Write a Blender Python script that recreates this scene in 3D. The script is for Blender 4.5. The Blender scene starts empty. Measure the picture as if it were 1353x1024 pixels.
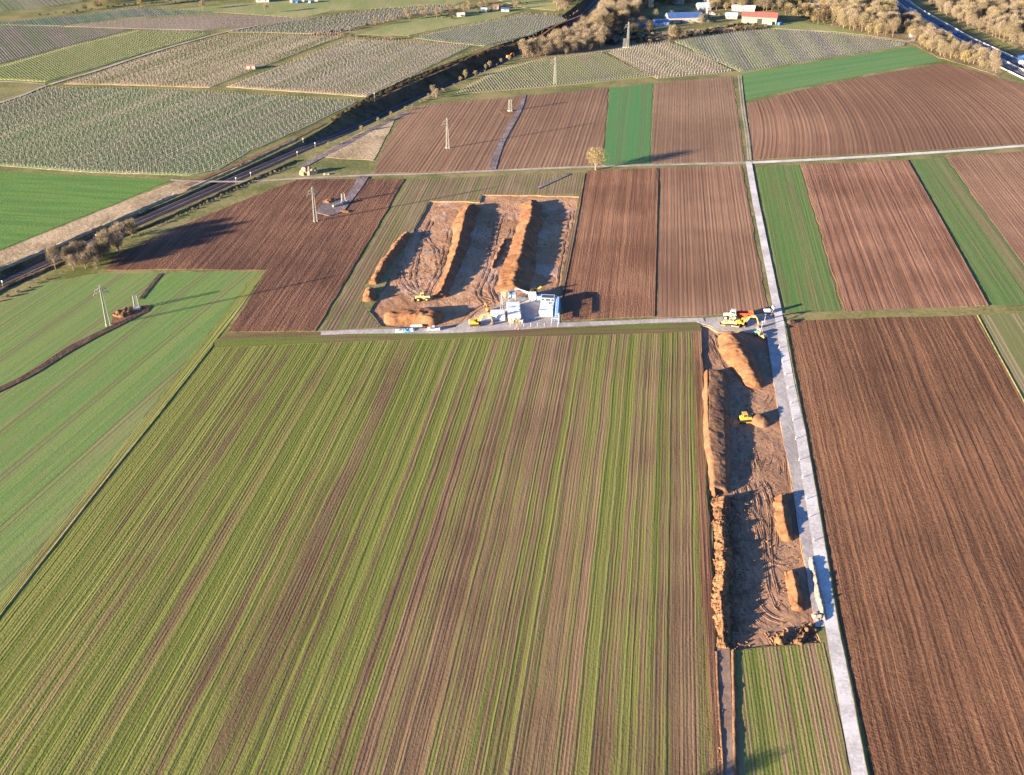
import bpy, bmesh, math, random
from mathutils import Vector, noise, geometry
random.seed(11)
R = math.radians
sc = bpy.context.scene
C = sc.collection
# ------------------------------------------------------------------ camera
H = 200.0; F = 1421.0; TH = math.atan(842 / 1421.0)
cam_d = bpy.data.cameras.new('camera'); cam = bpy.data.objects.new('camera', cam_d); C.objects.link(cam)
cam.location = (0, 0, H); cam.rotation_euler = (math.pi / 2 - TH, 0, 0)
cam_d.sensor_width = 36; cam_d.lens = F / 1353 * 36; cam_d.clip_start = 1; cam_d.clip_end = 20000
sc.camera = cam
def G(px, py, z=0.0):
    u = (px - 676.5) / F; v = (py - 512) / F
    s, c = math.sin(TH), math.cos(TH)
    t = (H - z) / (s + v * c)
    return Vector((u * t, (c - v * s) * t, z))
def ppm(py):                      # photo pixels per metre on the ground at that row
    v = (py - 512) / F
    return F * (math.sin(TH) + v * math.cos(TH)) / H
# ------------------------------------------------------------------ light
SAZ = R(29.0); SEL = R(10.0)      # shadows run along (cos SAZ, sin SAZ)
sd = bpy.data.lights.new('sun', 'SUN'); so = bpy.data.objects.new('sun', sd); C.objects.link(so)
sd.energy = 5.0; sd.angle = R(0.5); sd.color = (1.0, 0.78, 0.53)
so.rotation_euler = Vector((math.cos(SAZ) * math.cos(SEL), math.sin(SAZ) * math.cos(SEL), -math.sin(SEL))).to_track_quat('-Z', 'Y').to_euler()
w = bpy.data.worlds.new('World'); sc.world = w; w.use_nodes = True
nt = w.node_tree; bg = nt.nodes['Background']
sky = nt.nodes.new('ShaderNodeTexSky'); sky.sky_type = 'NISHITA'; sky.sun_disc = False
sky.sun_elevation = SEL; sky.sun_rotation = math.atan2(-math.cos(SAZ), -math.sin(SAZ))
hs = nt.nodes.new('ShaderNodeHueSaturation'); hs.inputs['Saturation'].default_value = 1.2; tn = nt.nodes.new('ShaderNodeMix'); tn.data_type = 'RGBA'; tn.blend_type = 'MULTIPLY'; tn.inputs[0].default_value = 1; tn.inputs[7].default_value = (1.0, .88, 1.12, 1)
nt.links.new(sky.outputs[0], hs.inputs['Color']); nt.links.new(hs.outputs[0], tn.inputs[6]); nt.links.new(tn.outputs[2], bg.inputs[0]); bg.inputs[1].default_value = 0.058; sky.ozone_density = 2.5; sky.air_density = 1.0; sky.dust_density = .3
sc.view_settings.view_transform = 'Standard'; sc.view_settings.look = 'None'
sc.view_settings.exposure = 2.58; sc.view_settings.gamma = 1
# ------------------------------------------------------------------ helpers
def tag(o, label=None, cat=None, group=None, kind=None):
    if label: o['label'] = label
    if cat: o['category'] = cat
    if group: o['group'] = group
    if kind: o['kind'] = kind
    return o
def empty(name, loc=(0, 0, 0), rz=0, label=None, cat=None, group=None):
    o = bpy.data.objects.new(name, None); C.objects.link(o); o.location = loc; o.rotation_euler = (0, 0, rz)
    return tag(o, label, cat, group)
def mesh_obj(name, verts, faces, mats, parent=None, mi=None, smooth=False, loc=(0, 0, 0), rz=0):
    me = bpy.data.meshes.new(name); me.from_pydata([tuple(v) for v in verts], [], faces)
    for m in (mats if isinstance(mats, (list, tuple)) else [mats]): me.materials.append(m)
    if mi: me.polygons.foreach_set('material_index', mi)
    if smooth: me.polygons.foreach_set('use_smooth', [True] * len(me.polygons))
    me.update()
    o = bpy.data.objects.new(name, me); C.objects.link(o); o.location = loc; o.rotation_euler = (0, 0, rz)
    if parent: o.parent = parent
    return o
class MB:
    def __init__(s): s.v = []; s.f = []; s.m = []
    def add(s, vs, fs, mi=0):
        b = len(s.v); s.v += [Vector(p) for p in vs]
        for f in fs: s.f.append([b + i for i in f]); s.m.append(mi)
        return s
    def box(s, x0, x1, y0, y1, z0, z1, mi=0, tx=0, ty=0):      # tx,ty: inset of the top
        vs = [(x0, y0, z0), (x1, y0, z0), (x1, y1, z0), (x0, y1, z0), (x0 + tx, y0 + ty, z1), (x1 - tx, y0 + ty, z1), (x1 - tx, y1 - ty, z1), (x0 + tx, y1 - ty, z1)]
        return s.add(vs, [(0, 3, 2, 1), (4, 5, 6, 7), (0, 1, 5, 4), (1, 2, 6, 5), (2, 3, 7, 6), (3, 0, 4, 7)], mi)
    def prism(s, prof, y0, y1, mi=0):                          # profile in x,z
        n = len(prof)
        return s.add([(x, y0, z) for x, z in prof] + [(x, y1, z) for x, z in prof],
                     [tuple(range(n)), tuple(range(2 * n - 1, n - 1, -1))] + [(i, i + n, (i + 1) % n + n, (i + 1) % n) for i in range(n)], mi)
    def tube(s, a, b, r0, r1=None, n=6, mi=0, cap=True):
        a = Vector(a); b = Vector(b); r1 = r0 if r1 is None else r1
        d = (b - a).normalized(); q = d.orthogonal().normalized(); p = d.cross(q)
        vs = []
        for c, r in ((a, r0), (b, r1)):
            for i in range(n):
                t = 2 * math.pi * i / n + math.pi / 4; vs.append(c + q * (math.cos(t) * r) + p * (math.sin(t) * r))
        fs = [(i, (i + 1) % n, (i + 1) % n + n, i + n) for i in range(n)]
        if cap: fs += [tuple(range(n))[::-1], tuple(range(n, 2 * n))]
        return s.add(vs, fs, mi)
    def build(s, name, mats, parent=None, smooth=False, loc=(0, 0, 0), rz=0):
        return mesh_obj(name, s.v, s.f, mats, parent, s.m, smooth, loc, rz)
def copy_tree(o, parent=None):
    c = o.copy(); C.objects.link(c); c.parent = parent
    for ch in list(o.children): copy_tree(ch, c)
    return c
def pip(p, poly):
    x, y = p[0], p[1]; r = False; n = len(poly); j = n - 1
    for i in range(n):
        xi, yi = poly[i][0], poly[i][1]; xj, yj = poly[j][0], poly[j][1]
        if (yi > y) != (yj > y) and x < (xj - xi) * (y - yi) / (yj - yi) + xi: r = not r
        j = i
    return r
def smooth_line(pts, step):
    out = []; n = len(pts)
    for i in range(n - 1):
        p0 = pts[max(i - 1, 0)]; p1 = pts[i]; p2 = pts[i + 1]; p3 = pts[min(i + 2, n - 1)]
        k = max(1, int((p2 - p1).length / step))
        for j in range(k):
            t = j / k
            q = 0.5 * ((2 * p1) + (p2 - p0) * t + (2 * p0 - 5 * p1 + 4 * p2 - p3) * t * t + (3 * p1 - p0 - 3 * p2 + p3) * t ** 3)
            out.append(q)
    out.append(pts[-1].copy()); return out
def normals2(L):
    N = []
    for i in range(len(L)):
        d = (L[min(i + 1, len(L) - 1)] - L[max(i - 1, 0)]); d.z = 0; d.normalize(); N.append(Vector((-d.y, d.x, 0)))
    return N                                                   # to the left of travel
# ------------------------------------------------------------------ materials
class NB:
    def __init__(s, name):
        s.m = bpy.data.materials.new(name); s.m.use_nodes = True; s.t = s.m.node_tree
        s.p = s.t.nodes['Principled BSDF']; s.p.inputs['Specular IOR Level'].default_value = 0.15
        s.p.inputs['Roughness'].default_value = 0.9
    def put(s, sock, v):
        if isinstance(v, bpy.types.NodeSocket): s.t.links.new(v, sock)
        elif isinstance(v, (tuple, list)) and len(v) == 3 and sock.type == 'RGBA': sock.default_value = (*v, 1)
        else: sock.default_value = v
    def math(s, op, a, b=0.0, c=0.0, clamp=False):
        n = s.t.nodes.new('ShaderNodeMath'); n.operation = op; n.use_clamp = clamp
        for i, v in enumerate((a, b, c)): s.put(n.inputs[i], v)
        return n.outputs[0]
    def co(s):
        tc = s.t.nodes.new('ShaderNodeTexCoord'); sp = s.t.nodes.new('ShaderNodeSeparateXYZ'); s.t.links.new(tc.outputs['Object'], sp.inputs[0])
        return tc.outputs['Object'], sp.outputs[0], sp.outputs[1], sp.outputs[2]
    def vec(s, x, y, z=0.0):
        n = s.t.nodes.new('ShaderNodeCombineXYZ')
        for i, v in enumerate((x, y, z)): s.put(n.inputs[i], v)
        return n.outputs[0]
    def noise(s, vec, scale, detail=2.0, rough=0.5, dist=0.0):
        n = s.t.nodes.new('ShaderNodeTexNoise'); s.put(n.inputs['Vector'], vec)
        n.inputs['Scale'].default_value = scale; n.inputs['Detail'].default_value = detail; n.inputs['Roughness'].default_value = rough; n.inputs['Distortion'].default_value = dist
        return n.outputs[0]
    def vor(s, vec, scale, feat='F1'):
        n = s.t.nodes.new('ShaderNodeTexVoronoi'); n.feature = feat; s.put(n.inputs['Vector'], vec); n.inputs['Scale'].default_value = scale
        return n.outputs[0]
    def ramp(s, f, a, b, lo=0.0, hi=1.0):                      # smooth map a..b -> lo..hi
        n = s.t.nodes.new('ShaderNodeMapRange'); n.interpolation_type = 'SMOOTHSTEP'; s.put(n.inputs[0], f)
        for i, v in enumerate((a, b, lo, hi)): n.inputs[i + 1].default_value = v
        return n.outputs[0]
    def mix(s, f, a, b):
        n = s.t.nodes.new('ShaderNodeMix'); n.data_type = 'RGBA'; s.put(n.inputs[0], f); s.put(n.inputs[6], a); s.put(n.inputs[7], b)
        return n.outputs[2]
    def bump(s, h, strength=1.0):
        n = s.t.nodes.new('ShaderNodeBump'); n.inputs['Strength'].default_value = strength; n.inputs['Distance'].default_value = 1.0
        s.put(n.inputs['Height'], h); s.t.links.new(n.outputs[0], s.p.inputs['Normal'])
    def fin(s, col, rough=0.9):
        s.put(s.p.inputs['Base Color'], col); s.p.inputs['Roughness'].default_value = rough; return s.m
_seed = [0]
def field_mat(name, dark, light, green=None, gamt=0.0, gs=0.35, row=0.0, rsp=0.9, ridge=0.0, rscale=0.35, clod=0.04, cscale=1.6,
              tram=0.0, tramcol=None, toff=0.0, patch=0.012, plen=0.012, wob=0.0, hard=0.12, green2=None, bend=0.0, pst=1.0, streakcol=0.55, bias=0.0):
    """x across the rows, y along them (object space, metres)"""
    _seed[0] += 1; sd_ = _seed[0] * 7.31
    b = NB(name); v, x, y, z = b.co()
    if wob: x = b.math('ADD', x, b.math('MULTIPLY', b.math('SUBTRACT', b.noise(b.vec(b.math('MULTIPLY', x, 0.02), b.math('MULTIPLY', y, 0.03), sd_), 1, 1), 0.5), wob))
    if bend: x = b.math('ADD', x, b.math('MULTIPLY', b.math('MULTIPLY', y, y), bend))
    st = b.noise(b.vec(b.math('MULTIPLY', x, gs), b.math('MULTIPLY', y, plen), sd_), 1, 4, 0.62)
    st2 = b.noise(b.vec(b.math('MULTIPLY', x, rscale), b.math('MULTIPLY', y, plen * .6), sd_ + 3), 1, 3, 0.6)
    fine = b.noise(b.vec(b.math('MULTIPLY', x, 2.6), b.math('MULTIPLY', y, 0.06), sd_ + 5), 1, 2, 0.6)
    pt = b.noise(b.vec(x, y, sd_ + 9), patch, 4, 0.55)
    cl = b.noise(b.vec(x, y, sd_), cscale, 4, 0.68)
    t = b.math('ADD', b.math('MULTIPLY', pt, 1.25 * pst), b.math('MULTIPLY', st2, streakcol))
    t = b.math('ADD', t, b.math('MULTIPLY', fine, 0.35)); t = b.math('ADD', t, b.math('MULTIPLY', cl, 0.55))
    mid = (1.25 * pst + streakcol + .35 + .55) / 2
    col = b.mix(b.ramp(t, mid - 0.26, mid + 0.26), dark, light)
    if green and gamt > 0:
        e = 1 - gamt
        g = b.math('ADD', b.math('MULTIPLY', st, 0.9), b.math('ADD', b.math('MULTIPLY', b.math('SUBTRACT', fine, .5), 0.35), b.math('MULTIPLY', b.math('SUBTRACT', cl, .5), 0.45)))
        g = b.math('ADD', g, b.math('MULTIPLY', b.math('SUBTRACT', pt, .5), 0.35))
        band = b.noise(b.vec(b.math('MULTIPLY', x, gs * .22), b.math('MULTIPLY', y, plen * .8), sd_ + 21), 1, 1)
        g = b.math('ADD', g, b.math('MULTIPLY', b.math('SUBTRACT', band, .5), 0.3))
        if bias: g = b.math('ADD', g, b.math('MULTIPLY', x, bias))
        e0 = .45 + (e - .5) * 0.5
        gf = b.ramp(g, e0 - hard, e0 + hard)
        gc = green if not green2 else b.mix(b.ramp(st2, .42, .6), green, green2)
        gc = b.mix(b.ramp(cl, .3, .7, 0, .45), gc, tuple(c * .45 for c in green))
        col = b.mix(gf, col, gc)
    if tram:
        m = b.math('MODULO', b.math('ADD', x, 3000 * tram / tram + toff), tram)
        m = b.math('ABSOLUTE', b.math('SUBTRACT', b.math('ABSOLUTE', b.math('SUBTRACT', m, tram / 2)), 0.95))
        tf = b.ramp(m, 0.18, 0.36, 0.85, 0.0)
        col = b.mix(tf, col, tramcol or dark)
    h = b.math('MULTIPLY', cl, clod * 2)
    if ridge: h = b.math('ADD', h, b.math('MULTIPLY', st2, ridge * 3)); h = b.math('ADD', h, b.math('MULTIPLY', fine, ridge * .8))
    if row:
        s_ = b.math('SINE', b.math('MULTIPLY', x, 2 * math.pi / rsp))
        h = b.math('ADD', h, b.math('MULTIPLY', s_, row / 2))
    b.bump(h)
    return b.fin(col)
def soil_mat(name, dark, light, clod=0.05, scale=0.9, ruts=0.0, stretch=0.15, patch=0.05, rough=.92, wet=None):
    _seed[0] += 1; sd_ = _seed[0] * 3.7
    b = NB(name); v, x, y, z = b.co()
    cl = b.noise(v, scale, 6, 0.7); pt = b.noise(b.vec(x, y, sd_), patch, 4, 0.6)
    t = b.math('ADD', cl, pt)
    col = b.mix(b.ramp(t, 0.78, 1.22), dark, light)
    if wet:
        wf = b.ramp(b.noise(b.vec(x, y, sd_ + 4), patch * 1.3, 3, .6), .52, .62); col = b.mix(wf, col, wet)
    h = b.math('MULTIPLY', cl, clod * 2)
    if ruts:
        dx = b.math('ADD', x, b.math('MULTIPLY', b.noise(b.vec(x, y, sd_), 0.05, 2), 26))
        r = b.noise(b.vec(b.math('MULTIPLY', dx, 1.0), b.math('MULTIPLY', y, stretch), sd_), 0.8, 3, .6)
        r2 = b.noise(b.vec(b.math('ADD', b.math('MULTIPLY', x, .7), b.math('MULTIPLY', y, .5)), b.math('MULTIPLY', b.math('SUBTRACT', y, x), .06), sd_ + 8), 1.0, 2, .6)
        h = b.math('ADD', h, b.math('MULTIPLY', r, ruts * 2)); h = b.math('ADD', h, b.math('MULTIPLY', r2, ruts * 1.2))
        col = b.mix(b.ramp(r, .42, .62, 0, .45), col, dark)
    b.bump(h)
    return b.fin(col, rough)
def plain(name, col, rough=0.6, metal=0.0, var=0.15, vs=1.5, spec=0.3):
    b = NB(name); v, x, y, z = b.co(); n = b.noise(v, vs, 3, .6)
    c = b.mix(b.ramp(n, .3, .7), tuple(max(0, k * (1 - var)) for k in col), tuple(min(1, k * (1 + var)) for k in col))
    b.p.inputs['Metallic'].default_value = metal; b.p.inputs['Specular IOR Level'].default_value = spec
    return b.fin(c, rough)
M = {}
# ================================================================== GROUND
BR_D = (0.105, 0.060, 0.040); BR_L = (0.215, 0.130, 0.085)
M['verge'] = soil_mat('verge_grass', (0.085, 0.105, 0.030), (0.23, 0.20, 0.085), .05, .5, patch=.04)
M['rough'] = soil_mat('dry_grass', (0.22, 0.165, 0.095), (0.42, 0.33, 0.21), .16, .45, patch=.06)
M['concrete'] = soil_mat('pale_concrete', (0.36, 0.345, 0.335), (0.56, 0.555, 0.55), .006, 1.2, patch=.11)
M['gravel'] = soil_mat('grey_gravel', (0.25, 0.232, 0.225), (0.42, 0.40, 0.39), .03, 1.1, ruts=.03, patch=.1)
M['lane'] = soil_mat('worn_lane', (0.24, 0.20, 0.17), (0.38, 0.34, 0.31), .015, .8, patch=.1)
M['mud'] = soil_mat('wet_mud', (0.10, 0.085, 0.085), (0.24, 0.20, 0.20), .06, .9, ruts=.06, patch=.12)
M['mud_dark'] = soil_mat('dark_mud', (0.050, 0.032, 0.028), (0.13, 0.08, 0.06), .09, 1.0, ruts=.1, patch=.12)
M['pit'] = soil_mat('stripped_subsoil', (0.26, 0.140, 0.075), (0.45, 0.275, 0.160), .06, .8, ruts=.07, patch=.05, wet=(0.38, 0.27, 0.20))
M['pit_b'] = soil_mat('driven_subsoil', (0.20, 0.115, 0.068), (0.36, 0.22, 0.135), .06, .8, ruts=.06, patch=.04)
M['heap'] = soil_mat('orange_loam', (0.140, 0.066, 0.032), (0.225, 0.120, 0.062), .10, .9, patch=.08)
M['heap_b'] = soil_mat('brown_loam', (0.12, 0.066, 0.038), (0.205, 0.120, 0.070), .09, .9, patch=.15)
M['topsoil'] = soil_mat('cloddy_topsoil', (0.105, 0.056, 0.030), (0.225, 0.128, 0.064), .16, 1.1, patch=.2)
M['rubble'] = soil_mat('pale_rubble', (0.13, 0.118, 0.105), (0.27, 0.25, 0.225), .08, 1.3, patch=.3)
M['ballast'] = soil_mat('track_ballast', (0.040, 0.030, 0.026), (0.10, 0.075, 0.062), .03, 1.6, patch=.1)
M['bank'] = soil_mat('bank_scrub', (0.045, 0.038, 0.018), (0.15, 0.11, 0.055), .22, .8, patch=.1)
M['asphalt'] = soil_mat('motorway_asphalt', (0.085, 0.085, 0.095), (0.12, 0.12, 0.13), .003, 1, patch=.02)

def W(pts, z=0): return [G(p[0], p[1], 0) + Vector((0, 0, z)) for p in pts]
# --- railway cutting corridor
rail_px = [(-260, 487), (-100, 415), (0, 371), (80, 336), (161, 300), (250, 262), (337, 223), (400, 194), (452, 169), (500, 141), (530, 124), (575, 105), (638, 80), (672, 66), (712, 50), (748, 30), (772, 12), (792, -6), (812, -30)]
rail_d = [2.4, 2.2, 1.9, 1.5, .9, .7, .8, 1.3, 3.6, 7.2, 8.2, 8.6, 8.4, 7.0, 5.0, 4.5, 4, 3, 2]
rl = W(rail_px)
RL = []; RD = []
for i in range(len(rl) - 1):
    a = smooth_line([rl[max(i - 1, 0)], rl[i], rl[i + 1], rl[min(i + 2, len(rl) - 1)]], 6)
full = smooth_line(rl, 6)
# depth by nearest key interpolation
def dkey(p):
    best = None
    for i in range(len(rl) - 1):
        a, b_ = rl[i], rl[i + 1]; ab = b_ - a; t = max(0, min(1, (p - a).dot(ab) / ab.length_squared)); q = a + ab * t
        d = (p - q).length
        if best is None or d < best[0]: best = (d, rail_d[i] * (1 - t) + rail_d[i + 1] * t)
    return best[1]
RL = full; RD = [dkey(p) for p in RL]; RN = normals2(RL)
def hw(d): return 5.2 + 1.55 * d
Lt = [RL[i] + RN[i] * hw(RD[i]) for i in range(len(RL))]; Rt = [RL[i] - RN[i] * hw(RD[i]) for i in range(len(RL))]
cut_poly = Lt + Rt[::-1]
pitA_px = [(568, 266), (600, 266), (634, 267), (637, 258), (700, 258), (765, 260), (757, 300), (748, 345), (739, 385), (736, 428), (690, 431), (560, 435), (505, 431), (488, 412), (497, 398), (515, 365), (543, 315), (547, 303)]
pitB_px = [(926, 430), (937, 432), (949, 439), (975, 438), (1013, 444), (1019, 480), (1025, 525), (1033, 568), (1046, 637), (1055, 696), (1064, 748), (1078, 828), (1085, 848), (1030, 853), (972, 858), (950, 858), (944, 760), (938, 660), (934, 600), (930, 520)]
def jit(poly, step=4, amp=.35, seed=0):
    out = []; n = len(poly)
    for i in range(n):
        a = poly[i]; b_ = poly[(i + 1) % n]; k = max(1, int((b_ - a).length / step))
        for j in range(k):
            p = a.lerp(b_, j / k); q = noise.noise_vector(Vector((p.x * .13, p.y * .13, seed)))
            out.append(Vector((p.x + q.x * amp * 1.6, p.y + q.y * amp * 1.6, p.z)))
    return out
pitA = jit(W(pitA_px), 3, .5, 1); pitB = jit(W(pitB_px), 3, .4, 2)
outer = [Vector((-4000, -600, 0)), Vector((4000, -600, 0)), Vector((4000, 7000, 0)), Vector((-4000, 7000, 0))]
vs = []; es = []
for poly in (outer, pitA, pitB, cut_poly):
    b0 = len(vs); n = len(poly); vs += [Vector((p.x, p.y)) for p in poly]; es += [(b0 + i, b0 + (i + 1) % n) for i in range(n)]
cv, ce, cf, *_ = geometry.delaunay_2d_cdt(vs, es, [], 0, 1e-5)
keep = []
for f in cf:
    c = sum((cv[i] for i in f), Vector((0, 0))) / len(f)
    if not any(pip(c, h) for h in (pitA, pitB, cut_poly)): keep.append(f)
tag(mesh_obj('ground', [(p.x, p.y, 0) for p in cv], keep, M['verge']), kind='structure')
def skirt(poly, z):
    n = len(poly); return [(p.x, p.y, 0) for p in poly] + [(p.x, p.y, z) for p in poly], [(i, (i + 1) % n, (i + 1) % n + n, i + n) for i in range(n)]
def pit(name, poly, z, mat):
    vs, fs = skirt(poly, z)
    n = len(poly)
    # floor grid with soft unevenness
    x0 = min(p.x for p in poly); x1 = max(p.x for p in poly); y0 = min(p.y for p in poly); y1 = max(p.y for p in poly)
    inner = []
    s = 1.6
    for i in range(int((x1 - x0) / s) + 1):
        for j in range(int((y1 - y0) / s) + 1):
            p = Vector((x0 + i * s, y0 + j * s))
            if pip(p, poly) and min((p - Vector((q.x, q.y))).length for q in poly) > .9: inner.append(p)
    V2 = [Vector((p.x, p.y)) for p in poly] + inner
    cv, ce, cf, *_ = geometry.delaunay_2d_cdt(V2, [(i, (i + 1) % n) for i in range(n)], [], 0, 1e-6)
    b0 = len(vs)
    for k, p in enumerate(cv):
        e = 0 if k < n else (noise.noise(Vector((p.x * .12, p.y * .12, z))) * .16 + noise.noise(Vector((p.x * .45, p.y * .3, z))) * .10)
        vs.append((p.x, p.y, z + e))
    for f in cf:
        c = sum((cv[i] for i in f), Vector((0, 0))) / 3
        if pip(c, poly): fs.append([b0 + i for i in f])
    return tag(mesh_obj(name, vs, fs, mat), kind='structure')
pit('excavated_ground', pitA, -.42, M['pit'])
pit('excavated_strip', pitB, -.55, M['pit_b'])
# cutting
vs = []; fs = []; prof = []
for i in range(len(RL)):
    d = RD[i]; h_ = hw(d)
    row_ = []
    for k, (o_, zz) in enumerate(((h_, 0), (h_ * .86 + .7, -d * .2), (h_ * .5 + 2.6, -d * .6), (5.2, -d), (0, -d - .02), (-5.2, -d), (-h_ * .5 - 2.6, -d * .6), (-h_ * .86 - .7, -d * .2), (-h_, 0))):
        p = RL[i] + RN[i] * o_
        j = 0 if k in (0, 8, 3, 4, 5) else noise.noise(p * .25) * .5
        row_.append((p.x, p.y, zz + j))
    vs += row_
for i in range(len(RL) - 1):
    for k in range(8): fs.append((i * 9 + k, i * 9 + k + 9, i * 9 + k + 10, i * 9 + k + 1))
mi = [1 if k in (3, 4) else 0 for i in range(len(RL) - 1) for k in range(8)]
tag(mesh_obj('railway_cutting', vs, fs, [M['bank'], M['ballast']], None, mi), kind='structure')
M['rail'] = plain('rail_steel', (0.30, 0.27, 0.26), .45, .5)
M['sleeper'] = plain('sleeper_concrete', (0.22, 0.2, 0.19), .85)
for side, lab in ((1, 'nearer the vineyards'), (-1, 'nearer the ploughed field')):
    t = empty('railway_track', RL[0] + RN[0] * 2.1 * side, 0, 'railway track on dark ballast, the one of the pair ' + lab, 'railway track', 'tracks of the railway')
    o0 = Vector(t.location)
    for r_ in (-.72, .72):
        vs = []; fs = []
        for i in range(len(RL)):
            c = RL[i] + RN[i] * (2.1 * side + r_) - o0; n_ = RN[i] * .09; z = -RD[i] + .18
            vs += [tuple(c + n_ + Vector((0, 0, z - .15))), tuple(c + n_ + Vector((0, 0, z + .05))), tuple(c - n_ + Vector((0, 0, z + .05))), tuple(c - n_ + Vector((0, 0, z - .15)))]
        for i in range(len(RL) - 1):
            for k in range(3): fs.append((i * 4 + k, i * 4 + k + 4, i * 4 + k + 5, i * 4 + k + 1))
        mesh_obj('rail', vs, fs, M['rail'], t)
# --- fields
_z = [0.02]
def heading(a, b_):
    d = G(*b_) - G(*a); return math.atan2(d.y, d.x) - math.pi / 2   # rotation that puts local y along the rows
FIELDS = {}
def field(name, px, rowline, mat, z=None, amp=.5, step=4):
    _z[0] += .007; z = _z[0] if z is None else z + _z[0] * .3
    poly = jit(W(px), step, amp, len(FIELDS)); c = sum(poly, Vector()) / len(poly); a = heading(*rowline) if rowline else 0
    ca, sa = math.cos(-a), math.sin(-a)
    loc = [(ca * (p.x - c.x) - sa * (p.y - c.y), sa * (p.x - c.x) + ca * (p.y - c.y)) for p in poly]
    n = len(loc)
    vs = [(x, y, 0) for x, y in loc] + [(x, y, -z - .0) for x, y in loc]
    fs = [tuple(range(n)) if area2(loc) > 0 else tuple(range(n))[::-1]] + [(i, i + n, (i + 1) % n + n, (i + 1) % n) for i in range(n)]
    o = mesh_obj(name, vs, fs, mat, loc=(c.x, c.y, z), rz=a); tag(o, kind='structure')
    return o
def area2(l): return sum(l[i][0] * l[(i + 1) % len(l)][1] - l[(i + 1) % len(l)][0] * l[i][1] for i in range(len(l)))
def ribbon(name, px, w, mat, z=None, step=3, jitter=.15, kind='structure'):
    _z[0] += .006; z = _z[0] if z is None else z
    pts = smooth_line(W(px), step); N = normals2(pts); vs = []; fs = []
    ws = w if isinstance(w, (list, tuple)) else [w] * len(px)
    n = len(pts)
    for i, p in enumerate(pts):
        t = i / max(1, n - 1) * (len(ws) - 1); k = min(int(t), len(ws) - 2) if len(ws) > 1 else 0
        ww = (ws[k] * (1 - t + k) + ws[min(k + 1, len(ws) - 1)] * (t - k)) / 2
        for s_ in (1, -1):
            q = p + N[i] * (s_ * (ww + jitter * noise.noise(p * .5 + Vector((0, 0, s_ * 9)))))
            vs.append((q.x, q.y, z))
    for i in range(n - 1): fs.append((2 * i + 1, 2 * i + 3, 2 * i + 2, 2 * i))
    return tag(mesh_obj(name, vs, fs, mat), kind=kind)
def bank(name, px, w, h, mat, step=2.0, rough=.25, z0=0.0):
    pts = smooth_line(W(px), step); N = normals2(pts); vs = []; fs = []; prof = [(-1, -.3), (-.55, .55), (-.1, 1), (.2, .9), (.6, .45), (1, -.3)]
    for i, p in enumerate(pts):
        for k, (o_, hh) in enumerate(prof):
            q = p + N[i] * (o_ * w / 2)
            nn = noise.noise(Vector((q.x * .7, q.y * .7, 3 + k)))
            vs.append((q.x, q.y, z0 + (hh * h + (nn * rough * h if hh > 0 else 0))))
    m = len(prof)
    for i in range(len(pts) - 1):
        for k in range(m - 1): fs.append((i * m + k, i * m + k + m, i * m + k + m + 1, i * m + k + 1))
    return tag(mesh_obj(name, vs, fs, mat, smooth=True), kind='structure')

GRN = (0.085, 0.20, 0.030); GRN_Y = (0.19, 0.27, 0.035)
M['pathsoil'] = soil_mat('path_soil', (0.16, 0.11, 0.08), (0.27, 0.20, 0.155), .015, 1.0, ruts=.02, patch=.1)
# the big striped winter-crop field
m = field_mat('striped_crop', (0.100, 0.063, 0.038), (0.215, 0.148, 0.085), (0.120, 0.148, 0.030), .62, gs=.24, bias=.0013, row=.03, rsp=.95, ridge=.15, rscale=.6, clod=.10, cscale=1.3, plen=.003, hard=.09, green2=(0.18, 0.19, 0.052), wob=1.0, patch=.012)
ROW0 = ((285, 450), (0, 812))
field('striped_crop_field', [(285, 455), (450, 446), (700, 440), (917, 436), (921, 600), (930, 800), (940, 1024), (945, 1130), (-256, 1140), (-130, 978), (0, 812), (140, 634)], ROW0, m, .03)
m = field_mat('headland', (0.10, 0.06, 0.04), (0.20, 0.13, 0.08), (0.12, 0.16, 0.03), .52, gs=.5, ridge=.06, clod=.06, plen=.02)
field('field_headland', [(283, 450), (300, 441), (445, 439), (560, 441), (735, 434), (870, 428), (925, 427), (927, 437), (917, 439), (700, 445), (450, 452), (283, 460)], ((290, 447), (917, 430)), m, .09)
# ploughed strip along the site
m = field_mat('furrow_strip', (0.085, 0.045, 0.03), (0.24, 0.13, 0.075), (0.12, 0.17, 0.03), .28, gs=.5, ridge=.16, rscale=.6, clod=.09, plen=.01)
field('ploughed_strip', [(917, 438), (926, 438), (930, 520), (934, 640), (941, 760), (946, 860), (955, 1024), (960, 1130), (943, 1130), (938, 1024), (928, 800), (920, 600)], ((921, 600), (938, 1024)), m, .14)
# pale-green wheat field on the left
m = field_mat('wheat', (0.15, 0.145, 0.07), (0.24, 0.22, 0.105), (0.125, 0.215, 0.060), .82, gs=.18, row=.0, ridge=.035, rscale=.6, clod=.045, cscale=1.8, tram=17.5, tramcol=(0.14, 0.085, 0.06), toff=4, plen=.008, hard=.2, green2=(0.165, 0.235, 0.07), patch=.01)
field('wheat_field', [(-330, 560), (-150, 478), (0, 404), (60, 374), (120, 362), (240, 360), (340, 359), (300, 410), (268, 450), (200, 540), (100, 668), (0, 792), (-140, 962), (-290, 1140), (-560, 1140)], ((297, 380), (80, 559)), m, .02)
m = field_mat('edge_grass', (0.11, 0.09, 0.045), (0.26, 0.22, 0.10), (0.17, 0.20, 0.05), .6, gs=1.2, ridge=.2, rscale=1.3, clod=.05, plen=.01)
field('grass_strip', [(352, 357), (300, 432), (284, 452), (140, 634), (0, 812), (-130, 978), (-250, 1140), (-275, 1140), (-140, 962), (0, 792), (100, 668), (200, 540), (268, 450), (340, 359)], ROW0, m, .06, amp=.15)
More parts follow.
